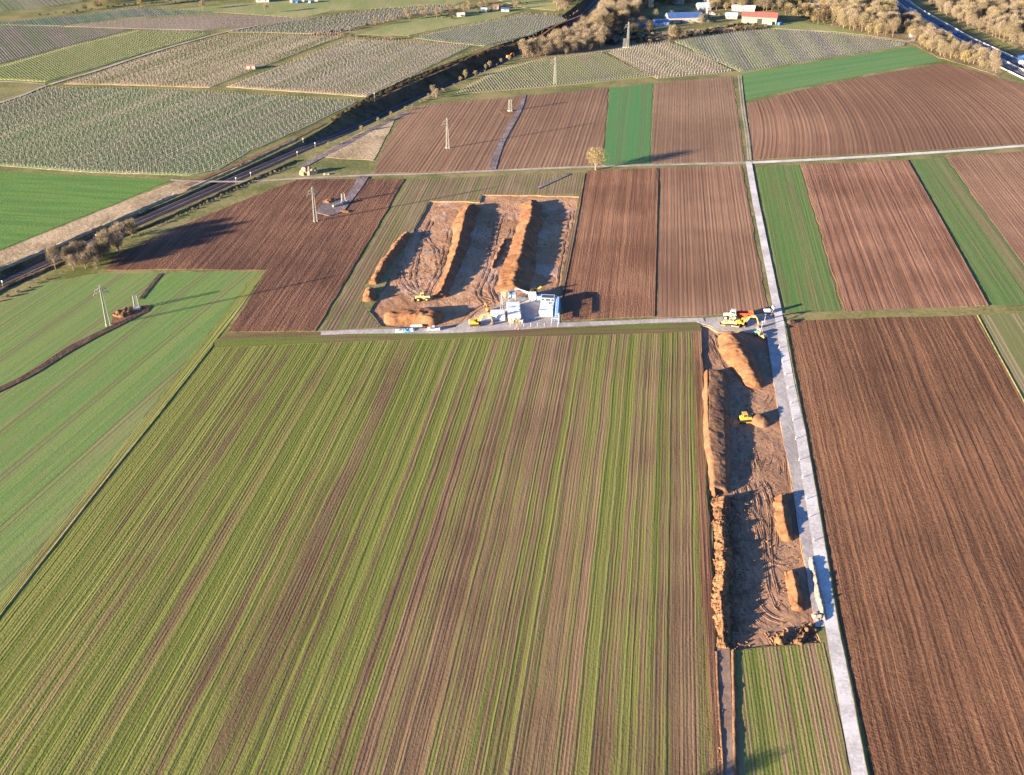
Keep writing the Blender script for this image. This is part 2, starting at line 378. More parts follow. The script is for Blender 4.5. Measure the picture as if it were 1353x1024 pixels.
bank('field_balk', [(282, 456), (200, 560), (138, 637), (0, 814), (-128, 982)], 1.2, .24, M['verge'])
# dark ploughed field with the pylon
m = field_mat('dark_plough', (0.070, 0.036, 0.024), (0.185, 0.100, 0.062), ridge=.26, rscale=.55, clod=.26, cscale=1.2, plen=.03, patch=.01)
m_dark = m
field('ploughed_field', [(152, 340), (190, 320), (260, 290), (330, 262), (392, 238), (470, 237), (534, 237), (500, 297), (460, 366), (416, 438), (302, 438), (330, 395), (354, 357), (240, 356), (138, 357)], ((536, 238), (418, 436)), m, .22)
# olive stubble around the pit
m = field_mat('stubble', (0.12, 0.090, 0.052), (0.23, 0.175, 0.105), (0.14, 0.15, 0.05), .35, gs=.6, ridge=.07, rscale=.55, clod=.05, plen=.012, row=.03, rsp=1.5)
field('stubble_field', [(541, 238), (600, 235), (700, 230), (771, 227), (765, 257), (700, 257), (637, 257), (633, 265), (600, 265), (567, 265), (546, 302), (500, 350), (480, 378), (480, 405), (503, 433), (423, 437), (462, 372), (502, 305)], ((536, 238), (418, 436)), m, .02)
field('stubble_strip', [(773, 228), (760, 305), (744, 388), (738, 390), (748, 345), (757, 300), (766, 260)], ((773, 228), (744, 388)), m, .03)
# ploughed fields right of the pit
m = field_mat('brown_plough', (0.125, 0.062, 0.036), (0.275, 0.155, 0.092), ridge=.24, rscale=.42, clod=.26, cscale=1.1, plen=.01, patch=.014, row=.0, rsp=1.3)
field('ploughed_field', [(776, 226), (820, 224), (869, 222), (868, 300), (865, 418), (800, 421), (744, 424), (745, 390), (760, 310)], ((776, 226), (745, 390)), m, .12)
m = field_mat('brown_harrowed', (0.150, 0.083, 0.050), (0.280, 0.170, 0.105), ridge=.08, rscale=.5, clod=.06, cscale=1.5, plen=.006, patch=.01, row=.035, rsp=1.7)
m_harrow = m
field('ploughed_field', [(873, 222), (930, 220), (981, 219), (998, 320), (1015, 412), (950, 416), (868, 420), (871, 300)], ((981, 219), (1015, 412)), m, .08)
bank('plough_ridge', [(870, 223), (868, 300), (865, 418)], .9, .32, M['mud_dark'])
bank('plough_ridge', [(773.5, 229), (760.5, 305), (744, 388), (741, 400)], .9, .34, M['mud_dark'])
# north of the lane
m = field_mat('upper_harrowed', (0.150, 0.090, 0.054), (0.250, 0.158, 0.098), ridge=.09, rscale=.4, clod=.05, cscale=1.5, plen=.005, patch=.008, row=.05, rsp=2.2)
field('harrowed_field', [(494, 229), (502, 207), (525, 162), (548, 140), (690, 127), (804, 116), (795, 218), (640, 225)], ((673, 224), (720, 124)), m, .06)
m = field_mat('green_wheat', (0.16, 0.12, 0.06), (0.2, 0.16, 0.08), (0.075, 0.20, 0.065), .93, gs=.3, ridge=.02, rscale=.4, clod=.03, plen=.004, hard=.2, tram=13, tramcol=(0.13, 0.10, 0.06), toff=5)
field('green_crop_strip', [(806, 116), (862, 111), (858, 216), (797, 218)], ((862, 111), (858, 216)), m, .03)
m = field_mat('upper_brown', (0.150, 0.092, 0.056), (0.240, 0.155, 0.098), ridge=.05, rscale=.5, clod=.05, cscale=1.3, plen=.006, patch=.01, row=.03, rsp=1.8)
field('harrowed_field', [(864, 110), (920, 105), (968, 101), (984, 213), (920, 215), (860, 216)], ((968, 101), (984, 213)), m, .05)
m = field_mat('hill_brown', (0.150, 0.082, 0.048), (0.270, 0.160, 0.095), ridge=.11, rscale=.30, clod=.04, cscale=1.2, plen=.003, patch=.006, row=.05, rsp=2.6, bend=.0009)
field('harrowed_field', [(987, 137), (1050, 121), (1150, 100), (1245, 84), (1280, 92), (1353, 112), (1500, 150), (1560, 178), (1353, 190), (1150, 203), (994, 211)], ((1020, 205), (998, 140)), m, .06)
m = field_mat('bright_green', (0.12, 0.20, 0.05), (0.14, 0.22, 0.07), (0.085, 0.20, 0.065), .93, gs=.2, ridge=.015, rscale=.3, clod=.03, plen=.01, hard=.3, green2=(.12, .22, .08))
field('green_crop_field', [(980, 97), (1100, 78), (1205, 62), (1245, 80), (1150, 97), (1050, 117), (985, 133)], ((980, 97), (1205, 62)), m, .03)
# right of the white road
m = field_mat('green_rows', (0.15, 0.12, 0.06), (0.22, 0.18, 0.09), (0.085, 0.17, 0.045), .68, gs=.42, ridge=.07, rscale=.5, clod=.05, plen=.004, hard=.14, green2=(.12, .19, .05))
field('green_crop_strip', [(999, 221), (1030, 219), (1056, 218), (1085, 315), (1112, 411), (1038, 414), (1018, 320)], ((1056, 218), (1112, 411)), m, .03)
m = field_mat('right_plough', (0.135, 0.068, 0.040), (0.290, 0.160, 0.100), ridge=.22, rscale=.4, clod=.14, cscale=1.3, plen=.006, patch=.012, row=.04, rsp=1.8)
field('ploughed_field', [(1058, 218), (1130, 215), (1199, 212), (1250, 302), (1306, 404), (1200, 409), (1116, 412), (1087, 315)], ((1128, 215), (1210, 408)), m, .16)
bank('plough_ridge', [(1199, 212), (1250, 302), (1306, 404)], 1.0, .45, M['mud_dark'])
m = field_mat('green_rows_far', (0.15, 0.12, 0.06), (0.21, 0.17, 0.09), (0.10, 0.175, 0.05), .66, gs=.4, ridge=.07, rscale=.5, clod=.05, plen=.004, hard=.14)
field('green_crop_strip', [(1201, 211), (1248, 208), (1300, 279), (1353, 352), (1390, 402), (1308, 404), (1252, 302)], ((1248, 208), (1353, 352)), m, .03)
field('ploughed_field', [(1250, 207), (1353, 200), (1500, 190), (1640, 184), (1800, 392), (1391, 402), (1354, 352), (1300, 278)], ((1248, 208), (1353, 352)), m_harrow, .06)
m = field_mat('near_plough', (0.075, 0.037, 0.022), (0.255, 0.135, 0.072), ridge=.36, rscale=.5, clod=.40, cscale=1.3, pst=.5, plen=.010, patch=.010, row=.10, rsp=1.75, wob=1.5)
field('ploughed_field', [(1042, 424), (1150, 420), (1289, 417), (1353, 533), (1480, 765), (1670, 1130), (1172, 1130), (1127, 905), (1100, 765), (1064, 560), (1048, 470)], ((1289, 417), (1353, 533)), m, .02)
m = field_mat('young_sowing', (0.17, 0.13, 0.075), (0.25, 0.20, 0.12), (0.15, 0.17, 0.06), .55, gs=.5, ridge=.03, rscale=.5, clod=.04, plen=.01, tram=12, tramcol=(.3, .24, .15))
field('olive_sown_field', [(1294, 417), (1353, 413), (1600, 404), (1800, 398), (2300, 1130), (1680, 1130), (1485, 765), (1356, 532)], ((1289, 417), (1353, 533)), m, .01)
bank('plough_ridge', [(1292, 417), (1354, 531), (1482, 765)], 1.0, .28, M['verge'])
# beside the near end of the site
m = field_mat('striped_crop_b', (0.11, 0.068, 0.040), (0.255, 0.175, 0.100), (0.125, 0.165, 0.032), .46, gs=.62, row=.04, rsp=.95, ridge=.11, rscale=.4, clod=.06, plen=.005, hard=.1, green2=(.165, .185, .05))
field('striped_crop_field', [(972, 860), (1030, 855), (1086, 850), (1100, 905), (1124, 1024), (1146, 1130), (970, 1130), (972, 1024)], ((1086, 850), (1124, 1024)), m, .03)
ribbon('dirt_track', [(956, 858), (958, 930), (962, 1024), (966, 1130)], [3.2, 3.2, 3.0, 3.0], M['pathsoil'])
bank('soil_ridge', [(969, 860), (970, 930), (972, 1024), (976, 1130)], 1.5, .55, M['topsoil'], 1.0, .6)
bank('soil_ridge', [(947, 862), (950, 930), (956, 1024), (960, 1130)], 1.2, .4, M['topsoil'], 1.0, .6)
# left meadow and dry grass by the railway
m = field_mat('meadow', (0.10, 0.15, 0.04), (0.13, 0.18, 0.05), (0.085, 0.185, 0.045), .85, gs=.03, ridge=.0, clod=.09, cscale=.9, plen=.035, hard=.3, green2=(.12, .23, .05))
field('green_meadow', [(-300, 222), (0, 227), (120, 232), (226, 238), (160, 266), (80, 298), (0, 330), (-300, 442)], ((0, 225), (226, 236)), m, .03)
field('dry_grass_strip', [(-300, 444), (0, 332), (80, 300), (160, 268), (232, 240), (262, 238), (285, 238), (243, 254), (160, 288), (80, 322), (0, 352), (-260, 462)], None, M['rough'], .05)
field('reed_patch', [(420, 207), (470, 178), (524, 155), (511, 180), (494, 212), (455, 210)], None, M['rough'], .08)
ribbon('earth_verge', [(245, 246), (300, 223), (340, 206), (390, 183), (430, 163)], [3.5, 3, 2.4, 2], M['heap_b'], None, 3, .8)
ribbon('earth_verge', [(395, 222), (440, 199), (490, 172), (540, 148)], [4, 4, 3], M['mud'], None, 3, .8)
# lanes and roads
ribbon('farm_lane', [(225, 238), (262, 240), (330, 240), (400, 236), (485, 232), (560, 230), (640, 226.5), (760, 221.5), (880, 218), (988, 215.5)], [2.2, 2.4, 2.6, 2.8, 3.2], M['lane'])
ribbon('farm_lane', [(988, 215.5), (1100, 210), (1200, 204), (1290, 198), (1353, 193), (1500, 184), (1700, 170)], 3.6, M['concrete'])
ribbon('construction_road', [(424, 441), (470, 439), (530, 438), (590, 437), (660, 434), (736, 430), (800, 427.5), (870, 424.5), (930, 423)], [3, 4, 5.0, 4.5, 3.6, 3.6, 3.4], M['gravel'])
field('gravel_yard', [(595, 440), (604, 430), (640, 412), (662, 402), (668, 392), (736, 390), (741, 397), (740, 431), (665, 436)], None, M['gravel'], .01, .3)
field('gravel_yard', [(916, 422), (960, 418), (1020, 414), (1031, 437), (1013, 443), (975, 437), (949, 438), (937, 431), (926, 428)], None, M['gravel'], .03, .3)
field('gravel_strip', [(1013, 444), (1031, 437), (1042, 500), (1055, 568), (1066, 637), (1079, 720), (1097, 826), (1078, 828), (1064, 748), (1055, 696), (1046, 637), (1033, 568), (1025, 525), (1019, 480)], None, M['gravel'], .02, .2)
ribbon('grass_track', [(1035, 417), (1100, 415), (1200, 411), (1306, 408), (1400, 404), (1600, 398)], 3.5, M['verge'])
ribbon('concrete_road', [(989, 214), (997, 260), (1005, 300), (1023, 390), (1029, 420), (1042, 500), (1057, 572), (1067, 632), (1084, 737), (1099, 828), (1108, 879), (1134.5, 1021), (1152, 1130)], [3.3, 3.3, 3.4, 3.6, 3.6], M['concrete'], _z[0] + .06, 6, .1)
bank('road_verge', [(1037, 426), (1050, 498), (1064, 570), (1076, 637), (1093, 737), (1108, 828), (1124, 905), (1146, 1021), (1170, 1130)], 1.4, .36, M['verge'], 2, .35)
ribbon('grass_track', [(977, 100), (981, 140), (987, 180), (990, 212)], 3.0, M['verge'])
ribbon('farm_lane', [(975.5, 100), (979.5, 140), (985.5, 180), (988.5, 212)], .8, M['lane'])
ribbon('farm_lane', [(979, 100), (983, 140), (988.5, 180), (991.5, 212)], .8, M['lane'])
ribbon('muddy_track', [(693, 126), (686, 146), (668, 178), (658, 200), (650, 224)], [2.5, 3.5, 3.5, 4.5], M['mud'])
ribbon('muddy_track', [(480, 234), (472, 248), (462, 262), (455, 272)], [6, 5, 4], M['mud'], .40)
ribbon('dark_tyre_track', [(-20, 524), (40, 495), (90, 463), (140, 437), (185, 415), (197, 405)], [3, 3, 4, 3, 2], M['mud_dark'])
for o_ in (0, 2.2): ribbon('tyre_rut', [(211 + o_, 362), (198 + o_, 378), (184 + o_, 396)], .7, M['mud_dark'])
ribbon('tyre_rut', [(708, 250), (730, 240), (752, 230)], 2.2, M['mud'])
ribbon('gravel_lane', [(-200, 190), (0, 136), (60, 114), (130, 93), (200, 70), (285, 46), (340, 34)], 3.0, M['lane'])
ribbon('gravel_lane', [(-200, 104), (0, 108), (60, 112)], 2.8, M['lane'])
ribbon('farm_lane', [(60, 113), (150, 114), (285, 119), (400, 127), (480, 132)], 2.0, M['verge'])
ribbon('earth_track', [(492, 134), (545, 110), (606, 84), (640, 67), (700, 55), (735, 34), (770, 20)], 1.8, M['heap_b'])
ribbon('farm_lane', [(1030, 40), (1080, 42), (1150, 50), (1200, 55), (1207, 52)], 3.5, M['lane'])
bank('railway_verge', [(-100, 437), (0, 384), (60, 357), (110, 336)], 5, .9, M['bank'], 2.0, .7)
bank('railway_verge', [(150, 316), (200, 297), (250, 275), (300, 252), (350, 231), (390, 213)], 3.6, .9, M['bank'], 2.0, .8)
bank('railway_verge', [(-100, 399), (0, 356), (70, 327), (150, 293), (230, 258)], 3.0, .8, M['rough'], 2.0, .8)
bank('railway_verge', [(245, 252), (300, 228), (340, 209), (392, 184)], 2.0, .6, M['rough'], 2.0, .8)
field('dug_soil_patch', [(146, 428), (150, 414), (175, 404), (200, 404), (196, 412), (172, 424), (152, 434)], None, M['topsoil'], .1)
field('dug_soil_patch', [(418, 282), (426, 266), (447, 262), (462, 268), (455, 280), (436, 286)], None, M['mud'], .36)
field('dug_soil_patch', [(659, 146), (672, 144), (684, 147), (680, 153), (664, 153)], None, M['heap_b'], .1)
M['woodfloor'] = soil_mat('wood_floor', (0.10, 0.085, 0.045), (0.26, 0.21, 0.13), .22, .5, patch=.05)
for pl in ([(680, 82), (700, 79), (752, 74), (806, 67), (870, 58), (955, 46), (1020, 40), (1010, 33), (960, 34), (900, 40), (850, 44), (806, 46), (775, 38), (745, 50), (715, 62)],
           [(800, 44), (860, 34), (850, 14), (850, -6), (812, -6), (800, 10), (790, 30), (772, 46)],
           [(1098, 35), (1120, 41), (1160, 49), (1190, 52), (1210, 60), (1240, 76), (1285, 89), (1318, 100), (1328, 94), (1306, 86), (1270, 70), (1235, 52), (1203, 30), (1186, 12), (1165, -6), (1070, -8), (1075, 10), (1095, 20)],
           [(1232, 6), (1256, 24), (1290, 38), (1345, 62), (1420, 95), (1500, 70), (1500, -20), (1205, -20)],
           [(935, 16), (975, 12), (1030, 12), (1060, 0), (1060, -10), (930, -10)]): field('wood_floor', pl, None, M['woodfloor'], .02, 1.2)
# motorway
MW = [(1150, -22), (1178, -2), (1200, 14), (1240, 37), (1264, 51), (1315, 75), (1353, 94), (1420, 125), (1600, 205)]
ribbon('motorway', MW, 24, M['asphalt'], .25, 10, 0)
ribbon('motorway_verge', MW, 34, M['verge'], .17, 10, .5)
M['mark'] = plain('road_paint', (.75, .75, .73), .7)
M['barrier'] = plain('barrier_concrete', (.55, .54, .52), .7)
mwl = smooth_line(W(MW), 10); mwn = normals2(mwl)
for off, wd in ((-10.9, .3), (-1.9, .3), (1.9, .3), (10.9, .3)):
    vs = []; fs = []
    for p, n_ in zip(mwl, mwn):
        for s_ in (1, -1): q = p + n_ * (off + s_ * wd / 2); vs.append((q.x, q.y, .262))
    for i in range(len(mwl) - 1): fs.append((2 * i + 1, 2 * i + 3, 2 * i + 2, 2 * i))
    tag(mesh_obj('road_marking', vs, fs, M['mark']), kind='structure')
for off in (-6.3, 6.3):
    mb = MB(); acc = 0
    for i in range(len(mwl) - 1):
        a = mwl[i] + mwn[i] * off; b_ = mwl[i + 1] + mwn[i + 1] * off; n_ = mwn[i] * .09
        b2 = a.lerp(b_, .4); mb.add([tuple(a - n_ + Vector((0, 0, .262))), tuple(b2 - n_ + Vector((0, 0, .262))), tuple(b2 + n_ + Vector((0, 0, .262))), tuple(a + n_ + Vector((0, 0, .262)))], [(0, 1, 2, 3)])
    tag(mb.build('road_marking', M['mark']), kind='structure')
for off, lab in ((0, 'concrete barrier running between the two motorway carriageways'), (12.4, 'pale crash barrier along the motorway edge on the field side'), (-12.4, 'pale crash barrier along the far wooded edge of the motorway')):
    vs = []; fs = []
    for p, n_ in zip(mwl, mwn):
        for s_, zz in ((.25, .25), (.12, 1.1), (-.12, 1.1), (-.25, .25)): q = p + n_ * (-off + s_); vs.append((q.x, q.y, zz))
    for i in range(len(mwl) - 1):
        for k in range(3): fs.append((i * 4 + k, i * 4 + k + 4, i * 4 + k + 5, i * 4 + k + 1))
    tag(mesh_obj('crash_barrier', vs, fs, M['barrier']), lab, 'barrier')
# ================================================================== TYRE RUTS AND CLODS ON THE BARE SOIL
M['rut'] = soil_mat('rut_soil', (0.17, 0.097, 0.056), (0.34, 0.205, 0.125), .12, 1.2, patch=.3)
def ruts(px, z, n=2, gap=1.9, w=.6, h=.10):
    pts0 = smooth_line(W(px), 2.0); N = normals2(pts0)
    for k in range(n):
        off = (k - (n - 1) / 2) * gap; pts = [p + n_ * (off + noise.noise(p * .15 + Vector((k, 0, 0))) * .5) for p, n_ in zip(pts0, N)]
        vs = []; fs = []; prof = [(-1, -.12), (-.6, 1), (-.3, .3), (.3, .25), (.6, .9), (1, -.12)]
        for i, p in enumerate(pts):
            e = min(1, min(i, len(pts) - 1 - i) / 3 + .05)
            for j, (o_, hh) in enumerate(prof):
                q = p + N[i] * (o_ * w); r_ = noise.noise(Vector((q.x * 1.1, q.y * 1.1, j * 3.1)))
                vs.append((q.x, q.y, z + (h * hh * e * (1 + r_ * 1.1) if hh > 0 else -.16)))
        m = len(prof)
        for i in range(len(pts) - 1):
            for j in range(m - 1): fs.append((i * m + j, i * m + j + m, i * m + j + m + 1, i * m + j + 1))
        tag(mesh_obj('tyre_rut', vs, fs, M['rut'], smooth=True), kind='structure')
zb = -.55; za = -.42
for l in ([(975, 640), (985, 700), (990, 760), (1003, 800), (1030, 818), (1060, 812)], [(982, 600), (990, 660), (1010, 700), (1018, 760), (1030, 800), (1058, 822)], [(968, 660), (975, 720), (980, 780), (992, 815), (1018, 830)],
          [(992, 580), (1000, 620), (1018, 660), (1022, 700), (1020, 730)], [(985, 520), (980, 560), (985, 610), (998, 660), (1006, 720)], [(1000, 640), (1012, 610), (1020, 590), (1030, 600), (1036, 640)],
          [(985, 840), (1010, 834), (1040, 830)], [(940, 440), (946, 456), (955, 475), (968, 492), (985, 505)], [(933, 440), (938, 462), (948, 480)], [(975, 550), (990, 540), (1012, 530), (1018, 520)], [(1010, 720), (1022, 740), (1034, 742), (1052, 736)]): ruts(l, zb)
for l in ([(560, 395), (545, 370), (548, 345), (556, 320), (570, 290)], [(558, 398), (570, 375), (582, 350), (590, 322), (596, 295)], [(556, 392), (535, 375), (528, 355), (540, 330)], [(640, 400), (630, 385), (642, 360), (648, 335), (656, 300), (665, 280)], [(655, 398), (648, 380), (655, 360), (668, 330), (676, 300)],
          [(600, 400), (630, 392), (655, 398)], [(510, 405), (530, 402), (552, 400)], [(610, 425), (625, 410), (650, 396)], [(738, 380), (742, 350), (750, 310), (756, 275)], [(575, 275), (590, 272), (640, 268), (680, 264), (740, 266)], [(550, 300), (560, 312), (575, 330), (580, 360)]): ruts(l, za)
M['clod'] = soil_mat('soil_clods', (0.10, 0.055, 0.03), (0.23, 0.135, 0.07), .05, 3, patch=.4)
def clods(name, px, width, n, smin, smax, z, seed):
    rnd = random.Random(seed); pts = smooth_line(W(px), 1.0); N = normals2(pts); mb = MB()
    for i in range(n):
        k = rnd.randrange(len(pts)); p = pts[k] + N[k] * rnd.gauss(0, width / 2); s_ = rnd.uniform(smin, smax) * (1.6 if rnd.random() < .08 else 1); zz = z + s_ * .2
        vs = [Vector((s_, 0, 0)), Vector((0, s_ * .8, 0)), Vector((-s_, 0, 0)), Vector((0, -s_ * .9, 0)), Vector((0, 0, s_ * .8)), Vector((s_ * .6, s_ * .5, s_ * .4)), Vector((-s_ * .5, -s_ * .6, s_ * .5))]
        a = rnd.uniform(0, 6.28); ca, sa = math.cos(a), math.sin(a)
        vs = [Vector((v.x * ca - v.y * sa, v.x * sa + v.y * ca, v.z)) * rnd.uniform(.75, 1.25) + Vector((p.x, p.y, zz)) for v in vs]
        mb.add(vs, [(0, 1, 5), (0, 5, 4), (5, 1, 4), (1, 2, 4), (2, 3, 6), (2, 6, 4), (6, 3, 4), (3, 0, 4)])
    tag(mb.build(name, M['clod']), kind='stuff')
clods('soil_clods', [(957, 655), (957, 700), (960, 745), (957, 790), (960, 830), (961, 858)], 5.0, 1500, .15, .5, -.5, 1)
clods('soil_clods', [(1020, 850), (1050, 845), (1080, 838)], 5, 500, .12, .4, -.5, 2)
clods('soil_clods', [(976, 1130), (973, 1024), (971, 862)], 1.0, 220, .08, .22, .1, 3)
clods('soil_clods', [(947, 862), (950, 930), (959, 1130)], 0.8, 220, .08, .22, .1, 4)
clods('soil_clods', [(965, 500), (985, 600), (1000, 720), (1015, 800)], 14, 900, .10, .28, -.52, 5)
clods('soil_clods', [(540, 390), (600, 330), (660, 300), (720, 280)], 22, 900, .12, .35, -.4, 6)
# ================================================================== MOUNDS
def mound(px, w, h, mat, label, z0=-.42, prof=None, step=.6, nz=.4, ns=.3, clod=.16, group=None, name='earth_mound', cat='earth mound', end=.9, lean=0.0, cross=23, wobble=.55, fine=0.0):
    """heap along a centre line; w = list of full widths, h = list of heights (m)"""
    pts = smooth_line(W(px), step); N = normals2(pts); n = len(pts)
    def lerp(L, t):
        t *= len(L) - 1; k = min(int(t), len(L) - 2); return L[k] * (1 - t + k) + L[k + 1] * (t - k)
    tot = n * step; vs = []; fs = []; o0 = sum(pts, Vector()) / n; o0.z = z0
    for i, p in enumerate(pts):
        t = i / (n - 1); ww = lerp(w, t) / 2 * (.86 + .16 * noise.noise(p * .11)) ; hh = lerp(h, t)
        dist = min(i, n - 1 - i) * step; e = min(1, (dist + .01) / (hh / end + .01)); e = e * (2 - e) if e < 1 else 1
        hh *= e; ww *= .35 + .65 * math.sqrt(e)
        for k in range(cross):
            s_ = -1 + 2 * k / (cross - 1)
            if prof == 'flat': base = min(1, (1 - abs(s_)) / .42)
            elif prof == 'ridge': base = 1 - abs(s_) ** 1.1
            else: base = 1 - abs(s_) ** 1.7
            if prof == 'flat' : base = base * (1 - .25 * max(0, s_ * -1 if lean < 0 else s_))
            q = p + N[i] * (ww * (s_ + lean * base * (1 - abs(s_))))
            v3 = Vector((q.x, q.y, 0)); dz = noise.noise(v3 * ns) * nz * 1.5 + noise.noise(v3 * .7 + Vector((0, 0, 3))) * clod * 2.2 + noise.noise(v3 * 1.6) * clod * 1.3 + noise.noise(v3 * 3.3) * clod * .9 + (noise.noise(v3 * 2.2 + Vector((9, 0, 0))) + noise.noise(v3 * 4.7)) * fine
            wob = noise.noise(v3 * .22 + Vector((0, 0, 5))) * wobble
            q2 = q + N[i] * wob * (1 if abs(s_) < .99 else .7)
            zz = hh * base + (dz * min(1, hh) if 0 < k < cross - 1 else 0) - (.25 if k in (0, cross - 1) else 0)
            if i in (0, n - 1): zz = -.25
            vs.append((q2.x - o0.x, q2.y - o0.y, zz))
    for i in range(n - 1):
        for k in range(cross - 1): fs.append((i * cross + k, i * cross + k + cross, i * cross + k + cross + 1, i * cross + k + 1))
    o = mesh_obj(name, vs, fs, mat, smooth=True, loc=o0)
    return tag(o, label, cat, group)
mound([(493, 376), (507, 352), (522, 330), (538, 309)], [5, 7, 7, 6], [1.6, 2.0, 2.0, 1.7], M['heap'], 'low narrow orange berm on the upper left rim of the large excavation', z0=0, group='earth berms')
mound([(487, 399), (488, 391), (490, 382)], [6, 7, 6], [1.6, 1.9, 1.5], M['heap'], 'short stubby orange heap below the narrow berm on the rim of the large excavation', z0=0, group='earth berms')
mound([(580, 392), (594, 362), (607, 325), (612, 300), (617, 283), (624, 272)], [7, 8, 9, 10, 13, 12], [1.8, 2.9, 3.4, 3.5, 3.6, 2.6], M['heap'], 'long orange soil bank running up the middle of the large excavation', prof='ridge', group='earth berms')
mound([(676, 386), (686, 350), (694, 315), (702, 290), (702, 268)], [18, 17, 15, 14, 13], [3.0, 3.6, 3.8, 3.8, 2.8], M['heap'], prof='ridge', label='broad long orange soil bank on the right of the large excavation above the white cabins', group='earth berms')
mound([(668, 315), (658, 335), (650, 354)], [2.5, 3, 2.5], [.8, 1.0, .7], M['heap_b'], 'thin dark ridge of dug soil between the two long banks', group='earth berms')
mound([(507, 420), (530, 419), (558, 419), (583, 423)], [11, 14, 15, 15], [1.4, 2.6, 3.2, 3.2], M['heap'], 'wide flattened orange soil heap at the bottom left of the large excavation', z0=-.3, prof='flat', group='earth berms', end=.7)
mound([(962, 442), (971, 462), (985, 486), (1000, 512)], [11, 14, 13, 8], [3.0, 3.9, 3.8, 1.6], M['heap'], 'steep bright orange soil bank at the top of the narrow site beside the parked machines', z0=-.55, group='earth berms')
mound([(946, 492), (946, 530), (947, 580), (950, 618), (951, 650)], [11, 11.5, 11.5, 10.5, 7], [2.3, 2.5, 2.5, 2.4, 1.8], M['heap_b'], 'long flat topped bank of soil on the left edge of the narrow site', z0=-.4, prof='flat', group='earth berms', end=1.3, nz=.15, clod=.06, wobble=.3)
mound([(934, 492), (935, 560), (941, 620), (944, 655)], [3.0, 3.4, 3.2, 2.0], [2.3, 2.5, 2.4, 1.5], M['heap'], 'smooth pale orange shoulder of soil along the striped field edge', z0=-.35, group='earth berms', nz=.08, clod=.05, wobble=.2)
mound([(954, 658), (953, 700), (956, 745), (952, 790), (956, 830), (957, 858)], [6.5, 6, 6, 6.5, 6, 5], [1.9, 1.6, 2.1, 2.3, 2.2, 1.4], M['topsoil'], 'long ragged ridge of cloddy topsoil on the near left side of the narrow site', z0=-.3, step=.28, nz=.5, ns=.35, clod=.30, cross=31, wobble=1.0, fine=.28, group='earth berms', prof='ridge')
mound([(1031, 654), (1035, 685), (1041, 714)], [5.6, 6.2, 4.8], [2.0, 2.3, 1.6], M['heap'], 'upper of the two short orange heaps beside the gravel strip', z0=-.55, prof='ridge', group='earth berms', end=.9, nz=.6)
mound([(1046, 752), (1050, 778), (1056, 806)], [5.0, 5.6, 4.0], [1.7, 2.0, 1.2], M['heap'], 'lower of the two short orange heaps beside the gravel strip', z0=-.55, prof='ridge', group='earth berms', end=.9, nz=.6)
mound([(1029, 852), (1033, 845), (1034, 838)], [3.6, 4.6, 3.6], [1.5, 2.1, 1.4], M['topsoil'], 'small round crumbly heap at the bottom end of the narrow site', z0=-.5, step=.35, nz=.8, ns=.8, clod=.5, cross=17, group='earth berms')
mound([(1054, 852), (1062, 838), (1070, 828), (1078, 836)], [2.5, 3, 3, 2], [.6, 1.1, .9, .5], M['topsoil'], 'low rutted scatter of dark soil between the round heap and the road', z0=-.2, step=.4, nz=.7, ns=.9, clod=.45, group='earth berms')
mound([(998, 561), (1005, 554), (1011, 549)], [7, 9.5, 7], [1.6, 2.4, 1.7], M['heap_b'], 'round brown soil heap right in front of the yellow bulldozer', z0=-.55, group='earth berms')
mound([(1041, 428), (1048, 425), (1054, 424)], [3, 4, 3], [.7, 1.0, .6], M['mud_dark'], 'little dark soil heap in the corner of the ploughed field by the crossroads', z0=0, step=.6, nz=.5, group='earth berms')
mound([(1072, 736), (1079, 772), (1087, 806), (1090, 822)], [2.0, 2.4, 2.6, 2.0], [.9, 1.15, 1.25, .8], M['rubble'], 'pale ridge of gravel along the road at the near end of the site', z0=0, step=.6, nz=.3, clod=.2, group='earth berms', name='gravel_heap', cat='gravel heap')
mound([(1074, 816), (1082, 815), (1090, 817)], [3.5, 4.5, 3.5], [.7, .9, .6], M['rubble'], 'lumpy pile of pale rubble at the tip of the gravel ridge', z0=0, step=.4, nz=.6, ns=1, clod=.35, cross=17, group='earth berms', name='rubble_heap', cat='rubble heap')
mound([(396, 231), (408, 229), (420, 228)], [6, 8.5, 7], [2.6, 3.6, 3.0], M['rough'], 'brown brushwood and straw pile on the grass beside the farm lane', z0=0, step=.5, nz=1.3, ns=.7, clod=.6, cross=19, group=None, name='brushwood_pile', cat='brushwood pile')
mound([(427, 231), (436, 230)], [2.5, 3], [1.1, 1.0], M['rough'], 'small loose straw pile next to the big brushwood pile', z0=0, step=.4, nz=.6, clod=.3, name='straw_pile', cat='straw pile')
mound([(430, 269), (437, 266), (443, 264)], [5, 8, 6], [.8, 1.2, .8], M['heap'], 'low orange soil heap between the lattice pylon and the new mast base', z0=.3, name='earth_mound', group='earth berms')
mound([(449, 279), (458, 280), (463, 281)], [3, 3.5, 3], [.4, .5, .4], M['heap'], 'very low orange soil patch in front of the lying mast section', z0=.3, group='earth berms')
mound([(155, 420), (165, 414), (176, 410)], [7, 10, 8], [.9, 1.3, .9], M['topsoil'], 'brown cloddy heap beside the new mast base in the wheat field', z0=.05, step=.6, nz=.6, ns=.8, clod=.4, group='earth berms')

